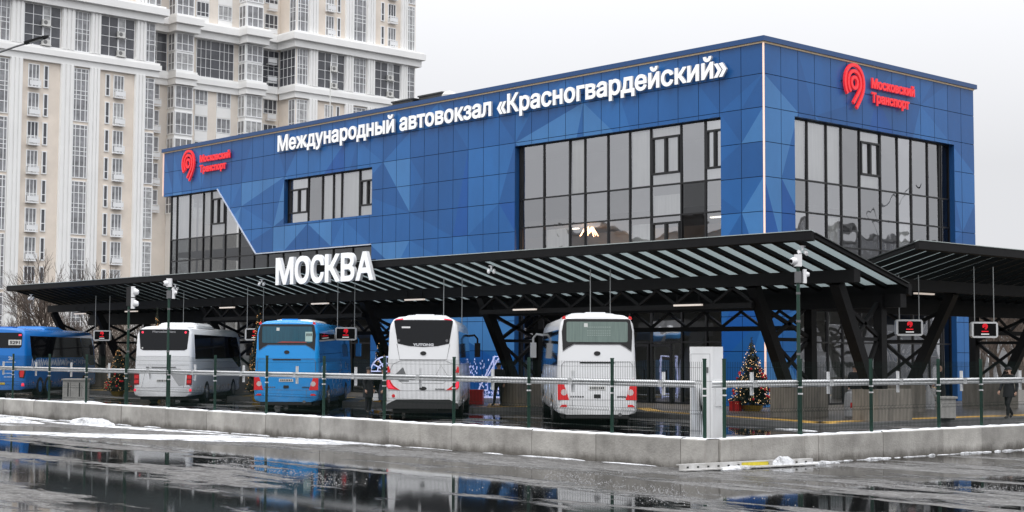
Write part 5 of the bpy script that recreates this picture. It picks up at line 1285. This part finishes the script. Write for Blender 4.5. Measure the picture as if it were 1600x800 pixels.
# ================================================================== CHRISTMAS TREES AND DECORATIONS
def fir(loc, h, rad, label, bulb, nb, base='gold', seed=1, baubles=20, group=None):
    t = thing('christmas_tree', label, 'christmas tree', loc, 0, group); rnd = random.Random(seed)
    m = MB(); m.tube([(0, 0, .1), (0, 0, h*.96)], [.05*h/2.6, .008], 7); m.build('trunk', bark, t, local=True)
    m = MB(); z0 = h*.10
    nt_ = int(520*h)
    for i in range(nt_):
        s = 1-math.sqrt(rnd.random()); z = z0+(h-z0)*s; rm = rad*(1-s)**.9*(.82+.18*math.sin(z*15/h*3)); a = rnd.uniform(0, 6.283); rI = rm*rnd.uniform(.15, .6); rO = rm*rnd.uniform(.75, 1.08)
        d = Vector((math.cos(a), math.sin(a), 0)); p = d*rI+Vector((0, 0, z+.05)); q = d*rO+Vector((0, 0, z-.10*rO/rad+rnd.uniform(-.03, .05))); sd = Vector((-d.y, d.x, 0))
        for k in range(5):
            f_ = .2+.2*k; c = p.lerp(q, f_); w_ = .09*(1.15-f_); up = Vector((0, 0, rnd.uniform(-.03, .06)))
            m.poly([c-sd*w_+up, c+(q-p)*.20, c+sd*w_-up*.5])
    m.poly([(0, -.03, h*.93), (0, .03, h*.93), (0, 0, h*1.01)]); m.build('crown', needle, t, local=True, fix=False)
    m = MB()
    for i in range(nb):
        s = 1-math.sqrt(rnd.random()*.98+.01); z = z0+(h-z0)*s; rm = rad*(1-s)**.9*rnd.uniform(.75, 1.06); a = rnd.uniform(0, 6.283); c = Vector((rm*math.cos(a), rm*math.sin(a), z)); r_ = rnd.uniform(.010, .019)
        m.add([c+Vector(v)*r_ for v in ((1,0,0),(-1,0,0),(0,1,0),(0,-1,0),(0,0,1),(0,0,-1))], [(0,2,4),(2,1,4),(1,3,4),(3,0,4),(2,0,5),(1,2,5),(3,1,5),(0,3,5)])
    m.build('fairy_lights', bulb, t, local=True)
    if baubles:
        m = MB()
        for i in range(baubles):
            s = rnd.uniform(.05, .55); z = z0+(h-z0)*s; rm = rad*(1-s)*1.0; a = rnd.uniform(0, 6.283); c = Vector((rm*math.cos(a), rm*math.sin(a), z)); m.tube([c+Vector((0, 0, k)) for k in (-.05, -.03, 0, .03, .05)], [.01, .045, .055, .045, .01], 8)
        m.build('baubles', red_ball, t, True, local=True)
    m = MB(); m.tube([(0, 0, 0), (0, 0, .06), (0, 0, .22), (0, 0, .25)], [rad*.36, rad*.42, rad*.50, rad*.2], 18); m.build('base', gold if base == 'gold' else red_box, t, True, local=True)
fir((1.84, -3.2, .15), 2.75, .88, 'decorated fir with warm lights and gold foot in front of the blue corner', bulb_warm, 420, seed=2, baubles=44)
fir((-34.5, -10.2, .0), 2.6, .75, 'decorated fir between the left blue coach and the leftmost white coach', bulb_gold, 160, seed=3, baubles=30)
fir((-28.4, -11.4, .0), 4.45, .55, 'slim gold-lit fir rising behind the roof of the leftmost white coach', bulb_gold, 260, seed=4, baubles=0)
fir((-21.6, -9.96, .0), 4.5, .6, 'slim gold-lit fir rising behind the left side of the light blue coach', bulb_gold, 260, seed=5, baubles=0)
fir((-15.2, -7.8, .15), 2.9, .6, 'dark fir with sparse lights left of the white coach with dark rear glass', bulb_warm, 90, seed=6, baubles=14)
fir((-7.3, -4.9, .15), 1.9, .55, 'small fir in a red tub left of the front white coach', bulb_warm, 50, base='red', seed=7, baubles=0)
def box_thing(name, label, cat, p, dx, dy, h, mt, ang=0, ribbon_m=None):
    t = thing(name, label, cat, p, ang); m = MB(); c = .015
    m.prism([(-dx+c, -dy), (dx-c, -dy), (dx, -dy+c), (dx, dy-c), (dx-c, dy), (-dx+c, dy), (-dx, dy-c), (-dx, -dy+c)], lambda u, v, d: (u, v, d), 0, h*.86); m.build('box', mt, t, local=True)
    m = MB(); m.prism([(-dx-.012, -dy-.012), (dx+.012, -dy-.012), (dx+.012, dy+.012), (-dx-.012, dy+.012)], lambda u, v, d: (u, v, d), h*.862, h); m.build('lid', mt, t, local=True)
    if ribbon_m:
        m = MB(); m.box((-.03, -dy-.016, 0), (.03, dy+.016, h+.005)); m.build('ribbon', ribbon_m, t, local=True)
box_thing('gift_box', 'red gift box at the foot of the lit fir by the blue corner', 'gift box', (1.5, -3.75, .15), .19, .19, .36, red_box, .3, mat('dark_red_ribbon', (.3, .005, .01), .4))
box_thing('planter_box', 'long red box planter left of the front white coach', 'planter', (-7.8, -5.3, .15), .75, .3, .42, red_box, R(43))
box_thing('planter_box', 'red box planter half hidden by the white coach with dark rear glass', 'planter', (-9.75, -7.0, .15), .35, .35, .62, red_box, R(43))
# sleigh of light tubes
t = thing('light_sculpture', 'sleigh-like frame outlined in cool white lights between two white coaches', 'light decoration', (-10.6, -5.6, .15), R(47)); m = MB(); k = .03
for yy in (-.35, .35):
    for pts in ([(-1.5, .55), (-.5, .55), (.05, .55), (.05, 1.1), (-.5, 1.1), (-1.5, .55)], [(-1.1, .55), (-1.1, .25), (.6, .25), (.6, .0)], [(-.35, .55), (.35, 2.0), (1.0, 2.0), (1.0, .1)], [(-.02, 1.05), (.58, 2.0)], [(.3, .2), (.3, 2.0)], [(.3, .6), (1.15, .6), (1.3, .9), (1.15, 1.2), (1.0, 1.2)]):
        m.tube([(a, yy, b) for a, b in pts], k, 5)
for a, b in ((-1.5, .55), (.35, 2.0), (1.0, 2.0), (1.0, .1), (.6, .25)): m.tube([(a, -.35, b), (a, .35, b)], k, 5)
rnd = random.Random(2)
for i in range(230):
    c = Vector((rnd.uniform(-1.4, 1.0), rnd.choice((-.35, .35)), rnd.uniform(.3, .55) if rnd.random() < .5 else rnd.uniform(.6, 1.9))); m.obox(c, (.018, 0, 0), (0, .018, 0), (0, 0, .04))
m.build('light_tubes', bulb_white, t, local=True)
t = thing('light_sculpture', 'arched frame of cool white lights beside the light blue coach', 'light decoration', (-13.0, -9.2, .15), R(47)); m = MB()
for r_ in (.34, .62): m.tube([(r_*math.cos(R(a)), 0, 1.35+r_*math.sin(R(a))) for a in range(0, 181, 12)], k, 5)
for a in (30, 60, 90, 120, 150): m.tube([(.2*math.cos(R(a)), 0, 1.35+.2*math.sin(R(a))), (.62*math.cos(R(a)), 0, 1.35+.62*math.sin(R(a)))], k, 5)
m.tube([(-.62, 0, 1.35), (.62, 0, 1.35)], k, 5); m.build('light_tubes', bulb_white, t, local=True)
m = MB(); m.tube([(-.6, 0, 0), (-.6, 0, 1.33)], .02, 6); m.tube([(.6, 0, 0), (.6, 0, 1.33)], .02, 6); m.build('stand', bus_grey, t, local=True)

# ================================================================== BINS AND SMALL THINGS
def bin_(label, p, ang, w_, d, h, slots=0):
    t = thing('litter_bin', label, 'bin', p, ang); m = MB(); m.prism(rnd_rect(-w_, -d, w_, d, .04), lambda u, v, q: (u, v, q), .06, h); m.build('body', bin_grey, t, local=True)
    m = MB(); m.prism(rnd_rect(-w_-.05, -d-.05, w_+.05, d+.05, .05), lambda u, v, q: (u, v, q), h+.002, h+.07); m.build('lid', bin_grey, t, local=True)
    m = MB(); m.box((-w_+.05, -d+.05, 0), (w_-.05, d-.05, .059)); m.build('foot', bin_dark, t, local=True)
    if slots:
        m = MB()
        for i in range(slots): x = -w_+(i+.5)*2*w_/slots; m.box((x-.03, -d-.004, h*.25), (x+.03, -d+.01, h*.9)); m.box((x+.10, -d-.004, h*.25), (x+.115, -d+.01, h*.9))
        m.build('slot', bin_dark, t, local=True)
bin_('squat grey litter bin with flat lid at the platform edge on the right', (10.6, -4.0, .15), R(47), .27, .25, .70)
bin_('wide pale grey waste cabinet with two dark slots beside the left blue coach', (-26.4, -16.6, 0), R(47), .52, .35, .98, 2)
t = thing('white_sack', 'upright white sack with a red mark standing by the concrete plinths', 'sack', (7.56, -5.0, .15)); m = MB(); m.tube([(0, 0, 0), (0, 0, .05), (0, 0, .5), (0, 0, .82), (0, 0, .9), (0, 0, .95)], [.2, .24, .25, .22, .10, .14], 12); m.build('bag', cloth_grey, t, True, local=True)
m = MB(); c = DN*.247; m.obox(Vector((0, 0, .42))+c-DR*.06, DR*.03, DN*.004, (0, 0, .09)); m.build('mark', red_box, t, local=True)
t = thing('platform_post', 'thin white bollard post beside the front white coach', 'post', (2.2, -6.2, .15)); m = MB(); m.tube([(0, 0, 0), (0, 0, 1.9)], .045, 10); m.build('pole', white_paint, t, local=True); m = MB(); m.tube([(0, 0, 0), (0, 0, .03)], .11, 12); m.build('base', bus_grey, t, local=True)

# ================================================================== PEOPLE
def person(label, loc, face, joints, coat, legs, shoes, hat=None, hem=.72, hair=True, h=1.75, group=None):
    """joints: dict overriding the standing pose (x right, y forward, z up), one continuous skinned body"""
    t = thing('person', label, 'person', loc, face-math.pi/2, group)
    J = {'pel': (0, 0, .95), 'sp': (0, .0, 1.15), 'ch': (0, 0, 1.34), 'nk': (0, .0, 1.50), 'hd': (0, .015, 1.62), 'tp': (0, .015, 1.735),
         'hl': (-.10, 0, .90), 'kl': (-.105, .02, .50), 'al': (-.105, -.01, .10), 'tl': (-.115, .15, .04), 'hr': (.10, 0, .90), 'kr': (.105, .02, .50), 'ar': (.105, -.01, .10), 'tr': (.115, .15, .04),
         'sl': (-.19, 0, 1.42), 'el': (-.25, -.02, 1.14), 'wl': (-.25, .06, .89), 'sr': (.19, 0, 1.42), 'er': (.25, -.02, 1.14), 'wr': (.25, .06, .89)}
    J.update(joints); rad = {'pel': .155, 'sp': .15, 'ch': .165, 'nk': .06, 'hd': .092, 'tp': .075, 'hl': .10, 'kl': .068, 'al': .05, 'tl': .042, 'hr': .10, 'kr': .068, 'ar': .05, 'tr': .042, 'sl': .085, 'el': .058, 'wl': .042, 'sr': .085, 'er': .058, 'wr': .042}
    names = list(J); ix = {n: i for i, n in enumerate(names)}
    E_ = [('pel', 'sp'), ('sp', 'ch'), ('ch', 'nk'), ('nk', 'hd'), ('hd', 'tp'), ('pel', 'hl'), ('hl', 'kl'), ('kl', 'al'), ('al', 'tl'), ('pel', 'hr'), ('hr', 'kr'), ('kr', 'ar'), ('ar', 'tr'), ('ch', 'sl'), ('sl', 'el'), ('el', 'wl'), ('ch', 'sr'), ('sr', 'er'), ('er', 'wr')]
    sc = h/1.75; me = bpy.data.meshes.new('body'); me.from_pydata([Vector(J[n])*sc for n in names], [(ix[a], ix[b]) for a, b in E_], [])
    o = bpy.data.objects.new('body', me); COL.objects.link(o); sk = o.modifiers.new('skin', 'SKIN'); o.modifiers.new('sub', 'SUBSURF').levels = 2
    for i, n in enumerate(names):
        r_ = rad[n]*sc; me.skin_vertices[0].data[i].radius = (r_, r_*.8 if n in ('pel', 'sp', 'ch') else r_)
    me.skin_vertices[0].data[0].use_root = True
    bpy.context.view_layer.update(); dg_ = bpy.context.evaluated_depsgraph_get(); fm = bpy.data.meshes.new_from_object(o.evaluated_get(dg_)); bpy.data.objects.remove(o)
    for mt in (coat, legs, shoes, skin_m): fm.materials.append(mt)
    nk = Vector(J['nk'])*sc; hp = (Vector(J['hl'])+Vector(J['hr']))/2*sc
    ad = (Vector(J['hd'])-Vector(J['nk'])).normalized()
    for p in fm.polygons:
        c = p.center; q = 0
        if (c-nk).dot(ad) > .0 and (c-nk).length < .36: q = 3
        elif c.z < .13*sc and q == 0: q = 2
        elif c.z < hp.z-.03: 
            d_ = min((c-Vector(J[k])*sc).length for k in ('wl', 'wr', 'el', 'er')); q = 1 if d_ > .13 else 0
        p.material_index = q; p.use_smooth = True
    fm.name = 'body'; b_ = link('body', fm, t)
    # hands: palm and five bent fingers
    for s, wn, en in ((-1, 'wl', 'el'), (1, 'wr', 'er')):
        wv, ev = Vector(J[wn])*sc, Vector(J[en])*sc; d = (wv-ev).normalized(); sd = Vector((0, 1, 0)); sd = (sd-d*sd.dot(d)).normalized(); nn = d.cross(sd)*s; m = MB()
        m.tube([wv-d*.02, wv+d*.04, wv+d*.09], [.028, .036, .034], 8)
        for k, L in enumerate((.060, .07, .066, .052)):
            a = wv+d*.075+sd*(.026-.0175*k); m.tube([a, a+d*L*.5-nn*.006, a+d*L*.85-nn*.028], [.010, .0095, .007], 5)
        a = wv+d*.03+sd*.03; m.tube([a, a+d*.03+sd*.022, a+d*.058+sd*.024], [.012, .011, .008], 5); m.build('hand', skin_m, t, True, local=True)
    # coat skirt below the waist
    m = MB(); rings = []
    pel = Vector(J['pel'])*sc
    for z, rx, ry in ((1.12, .185, .150), (.98, .200, .165), (.86, .215, .178), (hem, .225, .19)):
        rings.append([(pel.x+rx*math.cos(a*math.pi/10)*sc, pel.y+ry*math.sin(a*math.pi/10)*sc, z*sc) for a in range(20)])
    b0 = len(m.v); m.v += [p for q in rings for p in q]
    for i in range(3):
        for j in range(20): m.f.append((i*20+j, i*20+(j+1) % 20, (i+1)*20+(j+1) % 20, (i+1)*20+j)); m.m.append(0)
    m.f.append(tuple(range(60, 80))); m.m.append(0); m.build('coat', coat, t, True, local=True)
    # face and headgear
    hd = Vector(J['hd'])*sc; m = MB(); 
    m.add([hd+Vector(v) for v in ((-.015, .075, -.02), (.015, .075, -.02), (0, .112, -.018), (0, .085, .03))], [(0, 1, 2), (1, 3, 2), (3, 0, 2)]); m.build('nose', skin_m, t, local=True)
    m = MB()
    for s in (-1, 1): m.obox(hd+Vector((s*.034, .083, .022)), (.012, 0, 0), (0, .006, 0), (0, 0, .006))
    m.build('eyes', hair_m, t, local=True); m = MB(); m.obox(hd+Vector((0, .083, -.045)), (.022, 0, 0), (0, .006, 0), (0, 0, .005)); m.build('mouth', mat('lips', (.3, .12, .1), .6) if 'lips' not in bpy.data.materials else bpy.data.materials['lips'], t, local=True)
    m = MB()
    for s in (-1, 1): m.tube([hd+Vector((s*.085, 0, -.02)), hd+Vector((s*.098, -.005, .01)), hd+Vector((s*.086, -.005, .035))], [.012, .018, .01], 6)
    m.build('ears', skin_m, t, True, local=True)
    if hair or hat:
        m = MB(); rg = []
        for z, r_ in ((.025, .100), (.06, .104), (.10, .092), (.13, .06), (.142, .01)) : rg.append([(hd.x+r_*math.cos(a*math.pi/8), hd.y-.012+r_*1.08*math.sin(a*math.pi/8), hd.z+z+(.02 if math.sin(a*math.pi/8) > .3 else -.035)*(1 if z < .05 else 0)) for a in range(16)])
        m.v += [p for q in rg for p in q]
        for i in range(len(rg)-1):
            for j in range(16): m.f.append((i*16+j, i*16+(j+1) % 16, (i+1)*16+(j+1) % 16, (i+1)*16+j)); m.m.append(0)
        m.f.append(tuple(range(64, 80))); m.m.append(0); m.build('cap' if hat else 'hair', hat or hair_m, t, True, local=True)
        if hat: m = MB(); m.prism([(-.07, .06), (.07, .06), (.05, .15), (-.05, .15)], lambda u, v, d: (hd.x+u, hd.y+v, hd.z+.04+d), 0, .015); m.build('visor', hat, t, local=True)
    return t
LEFTW = math.atan2(-BN.y, -BN.x)
person('person in black coat and flat cap walking along the platform edge at the far right', (11.75, -1.95, .15), LEFTW+.5, {'kl': (-.10, .16, .52), 'al': (-.10, .18, .10), 'tl': (-.10, .34, .05), 'kr': (.10, .02, .50), 'ar': (.10, -.24, .16), 'tr': (.10, -.12, .05), 'el': (-.25, -.12, 1.15), 'wl': (-.24, -.06, .9), 'er': (.25, .08, 1.15), 'wr': (.24, .2, .93)}, coat_black, trous, shoe_m, hat=coat_black, hem=.74)
person('person in navy jacket and blue jeans with pale hood, back turned, by the right bracing', (5.15, 2.85, .15), math.atan2(BH.y, BH.x)+.3, {}, coat_navy, jeans, shoe_w, hat=cloth_grey, hem=.80)
person('bareheaded person in black holding a pale sack beside the one in jeans', (5.85, 3.45, .15), LEFTW-.2, {'er': (.25, .10, 1.18), 'wr': (.16, .24, .98)}, coat_black, trous, shoe_m, hair=False, hem=.60)
t = thing('pale_sack', 'long pale grey sack held between two people under the right bracing', 'bag', (5.55, 3.1, .15)); m = MB(); m.tube([(0, 0, .05), (.02, .02, .3), (0, 0, .65), (-.03, -.03, .95)], [.18, .20, .15, .05], 10); m.build('bag', cloth_grey, t, True, local=True)
m = MB(); m.tube([(-.03, -.03, .93), (.05, .06, 1.1), (.10, .13, 1.12)], .015, 5); m.build('handle', cloth_grey, t, local=True)
person('person in dark coat standing behind the raking legs near the white sack', (4.9, -.9, .15), math.atan2(-BH.y, -BH.x), {}, coat_black, trous, shoe_m, hem=.62)
person('person in long dark coat beside the light blue coach, holding a white bag', (-7.75, -14.1, 0), LEFTW+2.6, {}, coat_black, trous, shoe_m, hat=coat_black, hem=.62)
person('person in long dark coat left of the white coach with dark rear glass', (-6.95, -14.0, 0), LEFTW+.2, {}, coat_navy, trous, shoe_m, hat=coat_navy, hem=.52)
t = thing('white_bag', 'small white carrier bag held low between two people in dark coats', 'bag', (-7.42, -14.0, .5)); m = MB(); m.prism([(-.11, 0), (.11, 0), (.09, .26), (-.09, .26)], lambda u, v, d: DR*u+DN*d+Vector((0, 0, v)), -.05, .05); m.build('bag', white_paint, t, local=True); m = MB(); m.tube([DR*-.06+Vector((0, 0, .26)), Vector((0, 0, .40)), DR*.06+Vector((0, 0, .26))], .006, 5); m.build('handle', white_paint, t, local=True)
person('person in dark clothes standing in front of the lit sleigh frame', (-7.6, -7.6, .15), LEFTW+1.2, {'kr': (.14, .05, .5), 'ar': (.2, .02, .1), 'tr': (.24, .17, .04)}, coat_black, trous, shoe_m, hat=coat_black, hem=.78)
